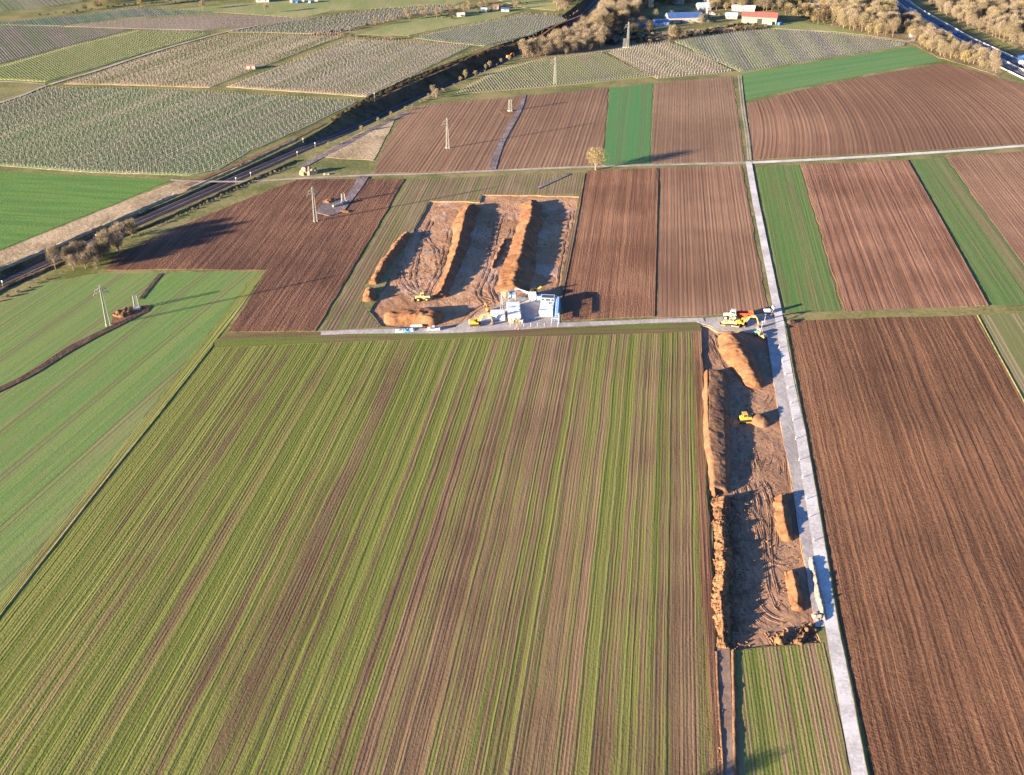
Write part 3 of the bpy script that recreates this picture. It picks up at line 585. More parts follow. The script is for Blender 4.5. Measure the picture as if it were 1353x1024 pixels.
# ================================================================== PYLONS
M['galv'] = plain('galvanised_steel', (0.25, 0.26, 0.24), .55, .2)
M['conc2'] = plain('footing_concrete', (0.55, 0.53, 0.50), .85)
M['ins'] = plain('insulator', (0.30, 0.22, 0.18), .3)
def lattice(mb, h0, h1, w0, w1, seg, r=.07):
    r *= .62
    def wd(z): return (w0 + (w1 - w0) * (z - h0) / (h1 - h0)) / 2
    zs = []; z = h0
    for i in range(seg + 1): zs.append(h0 + (h1 - h0) * (1 - (1 - i / seg) ** 1.15))
    for sx in (-1, 1):
        for sy in (-1, 1): mb.tube((sx * w0 / 2, sy * w0 / 2, h0), (sx * w1 / 2, sy * w1 / 2, h1), r * 1.5, r * 1.2, 4)
    for a, b_ in zip(zs, zs[1:]):
        u, v = wd(a), wd(b_)
        for c in ((-1, -1, 1, -1), (1, -1, 1, 1), (1, 1, -1, 1), (-1, 1, -1, -1)):
            mb.tube((c[0] * u, c[1] * u, a), (c[2] * v, c[3] * v, b_), r * .8, None, 3, cap=False)
            mb.tube((c[2] * u, c[3] * u, a), (c[0] * v, c[1] * v, b_), r * .8, None, 3, cap=False)
            mb.tube((c[0] * v, c[1] * v, b_), (c[2] * v, c[3] * v, b_), r * .7, None, 3, cap=False)
def pylon(px, py, h, rz, label):
    t = empty('lattice_pylon', G(px, py), rz, label, 'pylon', 'electricity pylons')
    k = h / 18
    mb = MB(); lattice(mb, .2, h * .80, 1.5 * k, .7 * k, 12, .10); lattice(mb, h * .80, h, .7 * k, .45 * k, 4, .09); mb.build('mast', M['galv'], t)
    for z, L in ((h * .80, 3.0 * k), (h * .885, 2.3 * k)):
        mb = MB()
        for s_ in (-1, 1):
            for y in (-.3, .3): mb.tube((0, y, z), (s_ * L, 0, z + .1), .10, .07, 4); mb.tube((s_ * .4, y, z + .75), (s_ * L, 0, z + .12), .08, .06, 4)
            mb.tube((s_ * L * .55, -.15, z), (s_ * L * .55, .15, z + .35), .07, None, 4)
        ca = mb.build('crossarm', M['galv'], t)
        for s_ in (-1, 1): mi_ = MB(); mi_.tube((s_ * (L - .05), 0, z + .05), (s_ * (L - .05), 0, z - .85), .09, .12, 6); mi_.build('insulator', M['ins'], ca)
    for sx in (-1, 1):
        for sy in (-1, 1): mb = MB(); mb.box(sx * .75 * k - .3, sx * .75 * k + .3, sy * .75 * k - .3, sy * .75 * k + .3, -.3, .4, 0, .05, .05); mb.build('footing', M['conc2'], t)
    return t
pylon(143, 430, 18.0, R(25), 'lattice pylon with two crossarms standing in the green wheat field')
pylon(417, 293, 18.0, R(25), 'lattice pylon with two crossarms standing in the dark ploughed field')
pylon(591.5, 196, 18.0, R(20), 'lattice pylon with two crossarms in the brown field just above the farm lane')
pylon(733, 111, 18.5, R(20), 'lattice pylon with two crossarms among the yellow green vine rows')
pylon(829, 63, 19.5, R(18), 'farthest lattice pylon at the vineyard corner below the woods')
def stub(px, py, h, w0, label, hide=False):
    t = empty('unfinished_pylon', G(px, py), R(22), label, 'unfinished pylon', 'unfinished pylons')
    mb = MB(); lattice(mb, .5, h, w0, w0 * .78, 4, .12); mb.build('mast_section', M['galv'], t)
    mb = MB(); mb.box(-w0 * .75, w0 * .75, -w0 * .75, w0 * .75, -.3, .55, 0, .1, .1); mb.build('footing', M['conc2'], t)
    return t
stub(181, 408, 6.0, 1.9, 'short new lattice mast base on a white footing in the wheat field')
stub(454, 268, 5.0, 1.8, 'short new lattice mast base at the end of the muddy track')
stub(674, 147, 7.5, 1.8, 'short new lattice mast base beside the muddy track in the upper brown field')
stub(825, 63, 7.0, 1.8, 'short new lattice mast base right beside the farthest pylon')
t = empty('mast_section', G(449, 271, .3) , R(44), 'grey mast section lying on the ploughed soil beside the new mast base', 'mast section')
mb = MB()
for y in (-.7, .7):
    for z in (.2, 1.3): mb.tube((-4.2, y * .7, z * .8), (4.2, y, z), .1, .13, 4)
for i in range(9):
    x = -4 + i; s_ = 1 if i % 2 else -1
    for y in (-.65, .65): mb.tube((x, y, .2), (x + 1, y, 1.25), .07, None, 4); mb.tube((x, y, .2), (x, y, 1.25), .06, None, 4)
    mb.tube((x, -.65, 1.25), (x + .9, .65, 1.25), .07, None, 4); mb.tube((x, .65, .2), (x + .9, -.65, .2), .07, None, 4)
mb.build('lattice_frame', M['galv'], t)
mb = MB(); mb.box(-4.3, -4.15, -.6, .6, .1, 1.2); mb.build('end_plate', M['galv'], t); mb = MB(); mb.box(4.1, 4.3, -.8, .8, .1, 1.45); mb.box(1.5, 4.1, -.62, .62, .25, 1.2); mb.build('end_plate', M['galv'], t)
# railway signal / marker posts
M['white'] = plain('white_paint', (0.50, 0.50, 0.49), .5); M['dark'] = plain('dark_rubber', (0.03, 0.03, 0.032), .8)
def rail_post(px, py, h, lab, sc_=1):
    t = empty('railway_post', G(px, py), 0, lab, 'railway post', 'posts along the railway')
    mb = MB(); mb.tube((0, 0, -1), (0, 0, h), .13 * sc_, .11 * sc_, 6); mb.build('pole', M['galv'], t)
    mb = MB(); mb.box(-.25 * sc_, .25 * sc_, -.1, .1, h - .7, h + .1); mb.build('sign_plate', M['white'], t)
for px, py, h, lab in ((312, 240, 2.4, 'white marker post on the railway verge, leftmost of the four below the vine rows'), (331.5, 233, 2.4, 'white marker post on the railway verge, second from the left below the vine rows'), (393, 206, 2.6, 'white marker post on the railway verge above the reed patch'),
                       (416.5, 194, 2.6, 'white marker post by the track just before the cutting deepens'), (400.5, 187, 2, 'dark short post on the vineyard side of the track'), (495, 132.5, 5, 'tall grey post at the vineyard corner on the upper rim of the cutting'), (128, 318, 3.2, 'white post standing by the track beside the railway bushes'), (4, 378, 2.6, 'white post by the track at the left picture edge')):
    rail_post(px, py, h, lab)

# ================================================================== MACHINES
M['yel'] = plain('machine_yellow', (0.60, 0.33, 0.035), .45); M['pyel'] = plain('pale_yellow_paint', (0.55, 0.43, 0.18), .5)
M['red'] = plain('red_paint', (0.62, 0.09, 0.04), .5); M['glass'] = plain('dark_glass', (0.04, 0.06, 0.08), .08, 0, .1, 1, .8)
M['grey'] = plain('grey_steel', (0.30, 0.30, 0.31), .5, .3); M['blue'] = plain('blue_paint', (0.04, 0.16, 0.60), .45); M['teal'] = plain('green_paint', (0.05, 0.36, 0.27), .5)
M['dirt'] = plain('dirty_steel', (0.16, 0.13, 0.11), .7, .2); M['lime'] = plain('pale_green_paint', (.50, .62, .42), .5)
def track(t, y, L=4.2, wd=.6, r=.48):
    pr = [(-L / 2 + r * .3, 0), (L / 2 - r * .3, 0), (L / 2 + .08, r * .6), (L / 2, r * 1.4), (L / 2 - r * .5, r * 1.9), (-L / 2 + r * .5, r * 1.9), (-L / 2, r * 1.4), (-L / 2 - .08, r * .6)]
    mb = MB(); mb.prism(pr, y - wd / 2, y + wd / 2)
    for i in range(12):
        x = -L / 2 + L * i / 11; mb.box(x - .08, x + .08, y - wd / 2 - .03, y + wd / 2 + .03, r * 1.9 - .02, r * 1.9 + .07)
    o = mb.build('crawler_track', M['dark'], t)
    mb = MB()
    for i in range(5): x = -L / 2 + .5 + i * (L - 1) / 4; mb.tube((x, y - wd / 2 - .05, r * .75), (x, y + wd / 2 + .05, r * .75), .22, None, 10)
    mb.build('roller', M['dirt'], o)
def wheel(t, x, y, r, wd, rim=None):
    mb = MB(); mb.tube((x, y - wd / 2, r), (x, y + wd / 2, r), r, None, 16)
    o = mb.build('wheel', M['dark'], t)
    mb = MB(); mb.tube((x, y - wd / 2 - .03, r), (x, y + wd / 2 + .03, r), r * .52, None, 12); mb.build('rim', rim or M['pyel'], o)
def cab(t, x0, x1, y0, y1, z0, z1, mat, name='cab', slope=.25):
    mb = MB(); mb.prism([(x0, z0), (x1, z0), (x1 + .08, z0 + .8), (x1 - slope, z1), (x0 + .1, z1)], y0, y1); mb.box(x0, x1 - slope + .1, y0 - .06, y1 + .06, z1 + .002, z1 + .12)
    o = mb.build(name, mat, t)
    mb = MB(); zz = z0 + (z1 - z0) * .42
    for y in (y0 - .02, y1 + .02): mb.prism([(x0 + .18, zz), (x1 - .08, zz), (x1 - slope - .08, z1 - .12), (x0 + .22, z1 - .12)], y - .012, y + .012)
    mb.add([(x1 + .075, y0 + .1, zz), (x1 + .075, y1 - .1, zz), (x1 - slope + .06, y1 - .1, z1 - .1), (x1 - slope + .06, y0 + .1, z1 - .1)], [(0, 1, 2, 3)])
    mb.box(x0 - .02, x0 + .05, y0 + .15, y1 - .15, zz, z1 - .15)
    mb.build('cab_window', M['glass'], o)
def arm(pts, w, th0, th1):
    """bent box beam along x,z points"""
    mb = MB(); top = []; bot = []
    for i, (x, z) in enumerate(pts):
        a = pts[max(i - 1, 0)]; b_ = pts[min(i + 1, len(pts) - 1)]; dx, dz = b_[0] - a[0], b_[1] - a[1]; l = math.hypot(dx, dz)
        th = (th0 + (th1 - th0) * i / (len(pts) - 1)) / 2; top.append((x - dz / l * th, z + dx / l * th)); bot.append((x + dz / l * th, z - dx / l * th))
    mb.prism(bot + top[::-1], -w / 2, w / 2); return mb
def excavator(px, py, rz, label, swing=0, k=1.0, mat='yel'):
    t = empty('excavator', G(px, py, 0), R(rz), label, 'excavator', 'tracked excavators'); t.scale = (k, k, k)
    track(t, -1.1); track(t, 1.1)
    mb = MB(); mb.box(-.8, .8, -.9, .9, .35, 1.1); mb.tube((0, 0, 1.05), (0, 0, 1.25), .75, None, 14); mb.build('undercarriage', M['dirt'], t)
    mb = MB(); mb.prism([(-2.5, 1.3), (1.3, 1.3), (1.3, 1.75), (.2, 1.9), (.1, 2.35), (-2.1, 2.4), (-2.6, 2.0)], -1.35, 1.35); mb.box(-1.9, -.4, -1.0, .2, 2.4, 2.55)
    b_ = mb.build('body', M[mat], t)
    mb = MB(); mb.prism([(-2.68, 1.25), (-2.2, 1.25), (-2.2, 2.3), (-2.5, 2.25), (-2.72, 1.9)], -1.3, 1.3); mb.build('counterweight', M['grey'], b_)
    mb = MB(); mb.tube((-1.4, .7, 2.35), (-1.4, .7, 2.85), .09); mb.build('exhaust', M['dark'], b_)
    cab(t, -.15, 1.35, .3, 1.3, 1.42, 3.0, M[mat])
    arm([(.9, 1.7), (2.2, 3.9), (3.4, 4.75), (5.6, 4.9)], .5, .55, .45).build('boom', M[mat], t)
    arm([(5.2, 5.35), (6.0, 4.4), (6.9, 1.7)], .36, .3, .36).build('stick', M[mat], t)
    mb = MB(); mb.tube((2.0, 0, 2.0), (3.2, 0, 4.2), .12); mb.tube((3.6, 0, 5.25), (5.2, 0, 5.55), .11); mb.tube((5.5, .0, 5.0), (6.9, 0, 2.6), .1); mb.build('hydraulic_ram', M['grey'], t)
    mb = MB(); mb.prism([(6.6, 1.7), (7.15, 1.6), (7.2, .8), (6.9, .25), (6.2, .1), (5.85, .5), (6.2, .65), (6.5, 1.0)], -.65, .65)
    bk = mb.build('bucket', M['dirt'], t)
    return t
excavator(628, 430, 4, 'yellow tracked excavator with its arm bent down beside the white cabins')
excavator(979, 430, -22, 'yellow tracked excavator reaching down beside the red dump trailer')
def loader(px, py, rz, label, k=1.0, mat='pyel'):
    t = empty('wheel_loader', G(px, py, -.42), R(rz), label, 'wheel loader'); t.scale = (k, k, k)
    for x in (-1.6, 1.7):
        for y in (-1.05, 1.05): wheel(t, x, y, .78, .55)
    mb = MB(); mb.prism([(-3.1, .9), (-.2, .8), (-.2, 1.7), (-.8, 2.1), (-2.9, 2.0), (-3.15, 1.6)], -.85, .85); mb.box(-.2, 2.4, -.45, .45, .7, 1.4); mb.build('body', M[mat], t)
    cab(t, -.7, .75, -.7, .7, 1.5, 3.25, M[mat])
    for y in (-.55, .55): arm([(.9, 1.5), (2.2, 1.6), (3.5, .6)], .22, .38, .3).build('lift_arm', M[mat], t).location.y = y
    mb = MB(); mb.prism([(3.2, .25), (4.5, .1), (3.6, .5), (3.5, 1.3), (3.2, 1.25)], -1.45, 1.45)
    for y in (-1.45, 1.38): mb.prism([(3.2, .25), (4.5, .12), (3.65, 1.2), (3.2, 1.25)], y, y + .07)
    mb.build('bucket', M['dirt'], t)
    mb = MB(); mb.tube((-2, .4, 2.0), (-2, .4, 2.8), .08); mb.build('exhaust', M['dark'], t)
loader(558, 396.5, 186, 'pale yellow wheel loader parked below the long middle soil bank', 1.05)
def dozer(px, py, rz, label, mat='yel', z=-.55, k=1.0, name='bulldozer', cat='bulldozer'):
    t = empty(name, G(px, py, z), R(rz), label, cat); t.scale = (k, k, k)
    track(t, -1.05, 3.6, .65, .5); track(t, 1.05, 3.6, .65, .5)
    mb = MB(); mb.prism([(-1.6, .5), (1.7, .5), (1.75, 1.75), (.3, 1.95), (-.1, 1.5), (-1.7, 1.5)], -.7, .7); mb.box(-1.7, -.9, -.75, .75, 1.5, 1.9); mb.build('body', M[mat], t)
    cab(t, -1.15, .35, -.75, .75, 1.5, 3.0, M[mat], slope=.15)
    mb = MB(); mb.prism([(2.5, .1), (2.62, .1), (2.5, .75), (2.68, 1.4), (2.56, 1.4), (2.38, .75)], -1.7, 1.7); mb.build('blade', M['dirt'], t)
    for y in (-1.5, 1.5): mb = MB(); mb.box(-.2, 2.45, y - .09, y + .09, .4, .65); mb.build('push_arm', M[mat], t)
    mb = MB(); mb.tube((1.0, .35, 1.8), (1.0, .35, 2.5), .07); mb.build('exhaust', M['dark'], t)
dozer(984.5, 557, 8, 'yellow bulldozer with its blade facing the round brown heap', k=1.15)
dozer(967, 430, -14, 'pale yellow tracked machine parked on the gravel in front of the white tractor', 'pyel', 0, 1.15)
dozer(957, 429, 175, 'small pale yellow bulldozer backed up to the left of the tracked machine', 'pyel', 0, .75)
# tractor and red trailer
def tractor(px, py, rz, label, k=1.0):
    t = empty('tractor', G(px, py), R(rz), label, 'tractor'); t.scale = (k, k, k)
    for y in (-.95, .95): wheel(t, -.9, y, .95, .6, M['white']); wheel(t, 1.9, y, .7, .5, M['white'])
    mb = MB(); mb.prism([(-1.4, .9), (2.5, .8), (2.6, 1.3), (2.4, 1.75), (.5, 1.95), (-1.4, 1.3)], -.42, .42); mb.box(-1.5, .0, -1.25, 1.25, 1.85, 1.95); mb.build('body', M['lime'], t)
    cab(t, -1.3, .45, -.75, .75, 1.5, 3.1, M['white'])
    mb = MB(); mb.tube((1.2, .5, 1.6), (1.2, .5, 2.9), .07); mb.build('exhaust', M['dark'], t)
tractor(966, 421, 170, 'white cabbed tractor hitched in front of the red dump trailer', 1.25)
t = empty('dump_trailer', G(983, 419.5), R(-3), 'red open dump trailer standing on the gravel beside the tractor', 'dump trailer')
mb = MB(); x0, x1, y0, y1 = -3.2, 3.2, -1.25, 1.25
mb.prism([(x0, 1.0), (x1, 1.0), (x1 + .35, 2.5), (x0 - .2, 2.4)], y0, y0 + .09); mb.prism([(x0, 1.0), (x1, 1.0), (x1 + .35, 2.5), (x0 - .2, 2.4)], y1 - .09, y1)
mb.box(x0, x1, y0 + .09, y1 - .09, 1.0, 1.12); mb.prism([(x0, 1.12), (x0 + .1, 1.12), (x0 - .1, 2.4), (x0 - .2, 2.4)], y0 + .09, y1 - .09); mb.prism([(x1 - .1, 1.12), (x1, 1.12), (x1 + .35, 2.5), (x1 + .25, 2.5)], y0 + .09, y1 - .09)
for i in range(6): x = x0 + .4 + i * 1.1; mb.box(x, x + .1, y0 - .07, y0, 1.05, 2.35); mb.box(x, x + .1, y1, y1 + .07, 1.05, 2.35)
mb.build('tipping_body', M['red'], t)
mb = MB(); mb.box(-3.0, 3.0, -.5, .5, .7, .98); mb.tube((-3, 0, .8), (-4.6, 0, .6), .12); mb.build('chassis', M['dirt'], t)
for x in (.3, 1.7):
    for y in (-.95, .95): wheel(t, x, y, .52, .4)
# roller with canopy
t = empty('road_roller', G(1004, 444), R(-50), 'compactor with a teal and yellow body and open canopy at the corner by the crossroads', 'road roller')
mb = MB(); mb.tube((2.0, -1.05, .75), (2.0, 1.05, .75), .75, None, 20); mb.build('drum', M['grey'], t)
for y in (-.85, .85): wheel(t, -1.3, y, .72, .5)
mb = MB(); mb.prism([(-2.3, .8), (.2, .8), (.2, 1.5), (-.4, 1.75), (-2.2, 1.6)], -.75, .75); mb.build('body', M['teal'], t)
mb = MB(); mb.box(.2, 3.0, -1.25, -1.1, .6, .95); mb.box(.2, 3.0, 1.1, 1.25, .6, .95); mb.box(.1, .5, -1.25, 1.25, .6, 1.1); mb.box(-1.0, .15, -.7, .7, 1.5, 1.9); mb.build('frame', M['yel'], t)
mb = MB(); mb.box(-1.3, .5, -.8, .8, 2.9, 3.0)
for x in (-1.2, .4):
    for y in (-.7, .7): mb.tube((x, y, 1.6), (x, y, 2.9), .05, None, 4)
mb.build('canopy', M['white'], t)
# white tank trailer
t = empty('tank_trailer', G(1013, 414.5), R(12), 'small white water tank trailer standing by the road junction', 'tank trailer')
mb = MB(); mb.tube((-1.2, 0, 1.35), (1.1, 0, 1.35), .95, None, 16); mb.build('tank', M['white'], t)
mb = MB(); mb.box(-1.3, 2.2, -.5, .5, .45, .6); mb.tube((2.1, 0, .5), (4.0, 0, .5), .09); mb.box(1.5, 2.3, -.7, .7, .6, 1.6); mb.build('chassis', M['grey'], t)
for y in (-.8, .8): wheel(t, -.1, y, .4, .25, M['white'])
t = empty('warning_trailer', G(1020.5, 413), R(12), 'grey trailer with a raised board at the edge of the white road', 'warning trailer')
mb = MB(); mb.box(-1.1, 1.1, -.7, .7, .5, .9); mb.tube((1.1, 0, .6), (2.2, 0, .6), .07); mb.build('chassis', M['grey'], t)
mb = MB(); mb.box(-.1, .1, -.9, .9, 1.2, 2.9); mb.tube((0, 0, .8), (0, 0, 1.2), .08); mb.build('board', M['white'], t)
for y in (-.75, .75): wheel(t, 0, y, .35, .2)
# posts beside the white road
M['postw'] = plain('post_wood', (.62, .52, .36), .8)
post_lab = 'short pale marker post along the left edge of the white concrete road'
bp = None
pp = [(1029, 461), (1033.5, 479), (1037, 496), (1040.5, 514), (1044.5, 534), (1047.5, 556), (1051, 581), (1055.5, 609), (1060, 632), (1064.5, 661), (1069.5, 684), (1074.5, 716)]
for i, (px, py) in enumerate(pp):
    if bp is None:
        t = empty('marker_post', (0, 0, 0), 0, post_lab, 'marker post', 'marker posts along the white road')
        mb = MB(); mb.box(-.09, .09, -.09, .09, -.2, 1.15); mb.build('post', M['postw'], t)
        mb = MB(); mb.box(-.1, .1, -.1, .1, 1.15, 1.3, 0, .03, .03); mb.build('cap', M['white'], t); bp = t
    else: t = copy_tree(bp)
    t.location = G(px, py)
# road signs / poles at the crossroads
for px, py, h, lab in ((1006, 436, 4.0, 'thin pole standing left of the compactor at the crossroads'), (1010, 427, 4.2, 'thin pole standing on the gravel between excavator and white road')):
    t = empty('survey_pole', G(px, py), 0, lab, 'pole'); mb = MB(); mb.tube((0, 0, 0), (0, 0, h), .07, .05, 6); mb.build('shaft', M['postw'], t); mb = MB(); mb.box(-.3, .3, -.04, .04, h - .5, h); mb.build('plate', M['white'], t)

# ================================================================== DRILLING SITE CABINS
M['cont'] = plain('white_container', (0.60, 0.60, 0.61), .45, 0, .04, .8); M['lblue'] = plain('light_blue_paint', (0.30, 0.48, 0.72), .5); M['band'] = plain('grey_band', (.36, .38, .42), .6)
def ribs(mb, x0, x1, y0, y1, z0, z1, st=.35, mi=0):
    n = int((x1 - x0) / st)
    for i in range(n + 1):
        x = x0 + (x1 - x0) * i / n - .05
        mb.box(x, x + .1, y0 - .05, y0, z0, z1, mi); mb.box(x, x + .1, y1, y1 + .05, z0, z1, mi)
def container(px, py, w_, l_, h_, rz, label, z0=0.0, group=None, door=True, name='site_container'):
    t = empty(name, G(px, py, z0), R(rz), label, 'container', group)
    mb = MB(); mb.box(-w_ / 2, w_ / 2, 0, l_, .15, h_); ribs(mb, -w_ / 2 + .15, w_ / 2 - .15, 0, l_, .25, h_ - .15)
    b_ = mb.build('shell', M['cont'], t)
    mb = MB(); mb.box(-w_ / 2 - .04, w_ / 2 + .04, -.06, l_ + .06, 0, .18)
    for x in (-w_ / 2, w_ / 2):
        for y in (-.02, l_ + .02): mb.box(x - .09, x + .09, y - .09, y + .09, .18, h_ + .03)
    mb.build('corner_frame', M['band'], t)
    if door: mb = MB(); mb.box(-.5, .5, -.09, -.05, .2, 2.2); d_ = mb.build('door', M['lblue'], t)
    return t
container(658, 423.5, 5.6, 5.0, 2.5, 2, 'square white container left of the two long ones')
t = container(679.5, 424, 5.2, 12.2, 2.7, 2, 'long white container between the square one and the shaded yard')
mb = MB(); mb.box(-2.6, 2.6, 5.6, 6.4, 2.7, 3.15); mb.box(.8, 2.2, 6.4, 7.2, 2.7, 3.3); mb.box(-2.4, -1.2, 6.5, 7.0, 2.7, 3.1); mb.build('roof_unit', M['lblue'], t)
mb = MB(); mb.box(-2.3, .4, 3.0, 3.5, 2.7, 2.82); mb.box(-2.5, 2.5, .8, 1.0, 2.7, 2.8); mb.box(1.2, 2.0, 4.2, 5.0, 2.7, 3.1); mb.build('roof_rail', M['band'], t)
t = container(721, 418, 5.6, 12.5, 2.6, -6, 'long white cabin with a raised dark windowed end beside the blue rack')
mb = MB(); mb.box(-2.8, 2.8, 8.6, 12.4, 2.61, 4.0); mb.build('raised_cabin', M['cont'], t)
mb = MB()
for x in (-2.5, -.9, .1, 1.5): mb.box(x, x + 1.1, 8.52, 8.6, 2.85, 3.85)
mb.box(-2.5, 2.5, 9.2, 11.9, 4.0, 4.03); mb.build('window', M['glass'], t)
mb = MB(); mb.box(-2.5, -.2, .4, 1.2, 2.6, 2.64); mb.box(-2, -.6, 12.5, 13.4, .2, 2.9); mb.build('green_panel', M['teal'], t)
mb = MB(); mb.box(-.6, .6, 6.2, 6.9, 2.6, 3.0); mb.box(2.0, 2.7, 3.3, 4.5, 2.6, 3.1); mb.build('roof_unit', M['lblue'], t)
# blue rack tower at the right
t = empty('pipe_rack', G(735, 426), R(-4), 'tall blue steel rack standing along the right side of the long cabin', 'pipe rack')
mb = MB()
for y in (0, 4.2, 8.4, 12.6, 16.8):
    for x in (-.6, .8): mb.tube((x, y, 0), (x, y, 3.4), .13, None, 4)
    mb.tube((-.6, y, 3.3), (.8, y, 3.3), .12, None, 4)
for x in (-.6, .8): mb.tube((x, 0, 3.4), (x, 16.8, 3.4), .12, None, 4); mb.tube((x, 0, 1.7), (x, 16.8, 1.7), .09, None, 4)
mb.build('frame', M['blue'], t)
mb = MB()
for z in (1.85, 3.6):
    for x in (-.35, .05, .45): mb.tube((x, .3, z), (x, 16.4, z), .16, None, 8)
mb.build('pipes', M['lblue'], t)
mb = MB(); mb.tube((-1.8, -.6, 0), (-1.8, -.6, 2.2), .12, None, 6); mb.tube((1.0, -1.2, 0), (1.0, -1.2, 5.0), .12, None, 6); mb.tube((1.0, -1.2, 2.2), (-1.8, -.6, 2.2), .08, None, 6); mb.build('support_post', M['white'], t)
# plant behind: silo frame, hopper, conveyor pipe
t = empty('mixing_plant', G(668, 401), R(4), 'grey open frame mixing plant behind the white containers on the left', 'mixing plant')
mb = MB()
for x in (-1.5, 1.5, 4.2):
    for y in (0, 4.5): mb.tube((x, y, 0), (x, y, 4.0), .14, None, 4)
for z in (2.2, 4.0):
    for y in (0, 4.5): mb.tube((-1.5, y, z), (4.2, y, z), .12, None, 4)
    for x in (-1.5, 1.5, 4.2): mb.tube((x, 0, z), (x, 4.5, z), .1, None, 4)
mb.tube((-2.5, -6, 0), (-1.6, 0, 3.6), .14, None, 4); mb.tube((-1.8, -6, 0), (-.9, 0, 3.6), .14, None, 4); mb.build('frame', M['galv'], t)
mb = MB(); mb.tube((0, 2.2, 2.6), (0, 2.2, 4.6), 1.0, 1.1, 14); mb.tube((0, 2.2, 1.5), (0, 2.2, 2.6), .3, 1.0, 14); mb.build('mixing_tank', M['pyel'], t)
mb = MB(); mb.box(1.8, 4.0, .5, 4.0, 2.3, 3.8); mb.build('pump_box', M['lblue'], t)
t = empty('conveyor', G(688, 393), R(-24), 'white slanting conveyor tube rising behind the shaded yard', 'conveyor')
mb = MB(); mb.tube((-2.5, 0, 3.6), (6.2, 0, 2.4), .55, None, 10); mb.build('tube', M['cont'], t)
mb = MB()
for x in (-2, 2, 5.5): mb.tube((x, -.5, 0), (x, 0, 2.6), .1, None, 4); mb.tube((x, .5, 0), (x, 0, 2.6), .1, None, 4)
mb.build('trestle', M['galv'], t)
t = empty('hopper', G(703.5, 397), R(2), 'white box shaped hopper at the end of the slanting conveyor', 'hopper')
mb = MB(); mb.box(-1.5, 1.5, -1, 1.6, 1.2, 3.4); mb.box(-1.0, 1.0, -.6, 1.1, .2, 1.2, 0, -.4, -.3); mb.build('bin', M['cont'], t)
mb = MB(); mb.box(1.7, 3.9, -.8, 1.2, .2, 2.2); mb.build('pump_unit', M['lblue'], t)
mb = MB()
for x in (-1.4, 1.4):
    for y in (-.9, 1.5): mb.tube((x, y, 0), (x, y, 1.3), .12, None, 4)
mb.build('leg', M['galv'], t)
# drill rig (yellow) behind
t = empty('drilling_rig', G(706, 388.5), R(10), 'small yellow drilling rig behind the white hopper', 'drilling rig')
track(t, -1.0, 3.2, .5, .4); track(t, 1.0, 3.2, .5, .4)
mb = MB(); mb.box(-1.6, 1.2, -1.1, 1.1, .8, 1.8, 0, .15, .1); mb.box(-1.5, -.3, -1.0, 1.0, 1.8, 2.5, 0, .1, .1); mb.build('body', M['yel'], t)
mb = MB(); mb.prism([(.2, 1.7), (.7, 1.5), (3.2, 3.0), (2.9, 3.4)], -.35, .35); mb.build('drill_mast', M['yel'], t)
mb = MB(); mb.box(-.2, .6, -.5, .5, 1.8, 2.9, 0, .1, .1); mb.build('control_cab', M['glass'], t)
# three round drums in front
for i, (px, py, lab, mt) in enumerate(((675.5, 427.5, 'tan round cable drum, leftmost of the three before the long container', 'postw'), (682.5, 426.5, 'yellowish round cable drum between the two others before the long container', 'pyel'), (689, 427, 'brown yellow round cable drum, rightmost of the three before the long container', 'postw'))):
    t = empty('cable_drum', G(px, py, .05), R(20 + 25 * i), lab, 'cable drum', 'cable drums before the container')
    mb = MB()
    for y in (-.65, .6): mb.tube((0, y, .95), (0, y + .1, .95), .95, None, 18)
    mb.build('flange', M[mt], t); mb = MB(); mb.tube((0, -.55, .95), (0, .6, .95), .55, None, 14); mb.build('core', M['band'] if i != 1 else M['teal'], t)
# small orange machine at the left of the square container
t = empty('mini_excavator', G(645, 411), R(120), 'small orange mini excavator on the driven soil behind the square container', 'mini excavator')
track(t, -.6, 2.0, .35, .28); track(t, .6, 2.0, .35, .28)
M['orange'] = plain('orange_paint', (.70, .25, .05), .5)
mb = MB(); mb.box(-1.0, .9, -.75, .75, .6, 1.3, 0, .1, .1); mb.build('body', M['orange'], t)
mb = MB(); mb.box(-.7, .4, -.55, .55, 2.2, 2.3)
for x in (-.6, .3):
    for y in (-.5, .5): mb.tube((x, y, 1.3), (x, y, 2.2), .05, None, 4)
mb.build('canopy', M['dark'], t)
arm([(.8, 1.0), (1.6, 2.4), (2.6, 2.6)], .22, .3, .22).build('boom', M['orange'], t); arm([(2.4, 2.8), (3.2, 1.2)], .2, .22, .2).build('stick', M['orange'], t)
mb = MB(); mb.prism([(3.0, 1.2), (3.4, 1.1), (3.3, .5), (2.7, .4)], -.3, .3); mb.build('bucket', M['dirt'], t)
# site fence
t = empty('site_fence', G(674, 433.5), R(3.5), 'row of wire mesh site fence panels along the road in front of the cabins', 'fence')
for i in range(8):
    x = i * 2.75
    mb = MB(); mb.tube((x, 0, 0), (x, 0, 2.0), .05, None, 5); mb.box(x - .15, x + .15, -.4, .4, 0, .14); mb.build('fence_post', M['white'], t)
    if i < 7:
        mb = MB(); mb.tube((x, 0, 1.95), (x + 2.75, 0, 1.95), .025, None, 3); mb.tube((x, 0, .2), (x + 2.75, 0, .2), .025, None, 3)
        for j in range(1, 9): mb.tube((x + j * .3, 0, .2), (x + j * .3, 0, 1.95), .008, None, 3, cap=False)
        mb.build('mesh_panel', M['galv'], t)
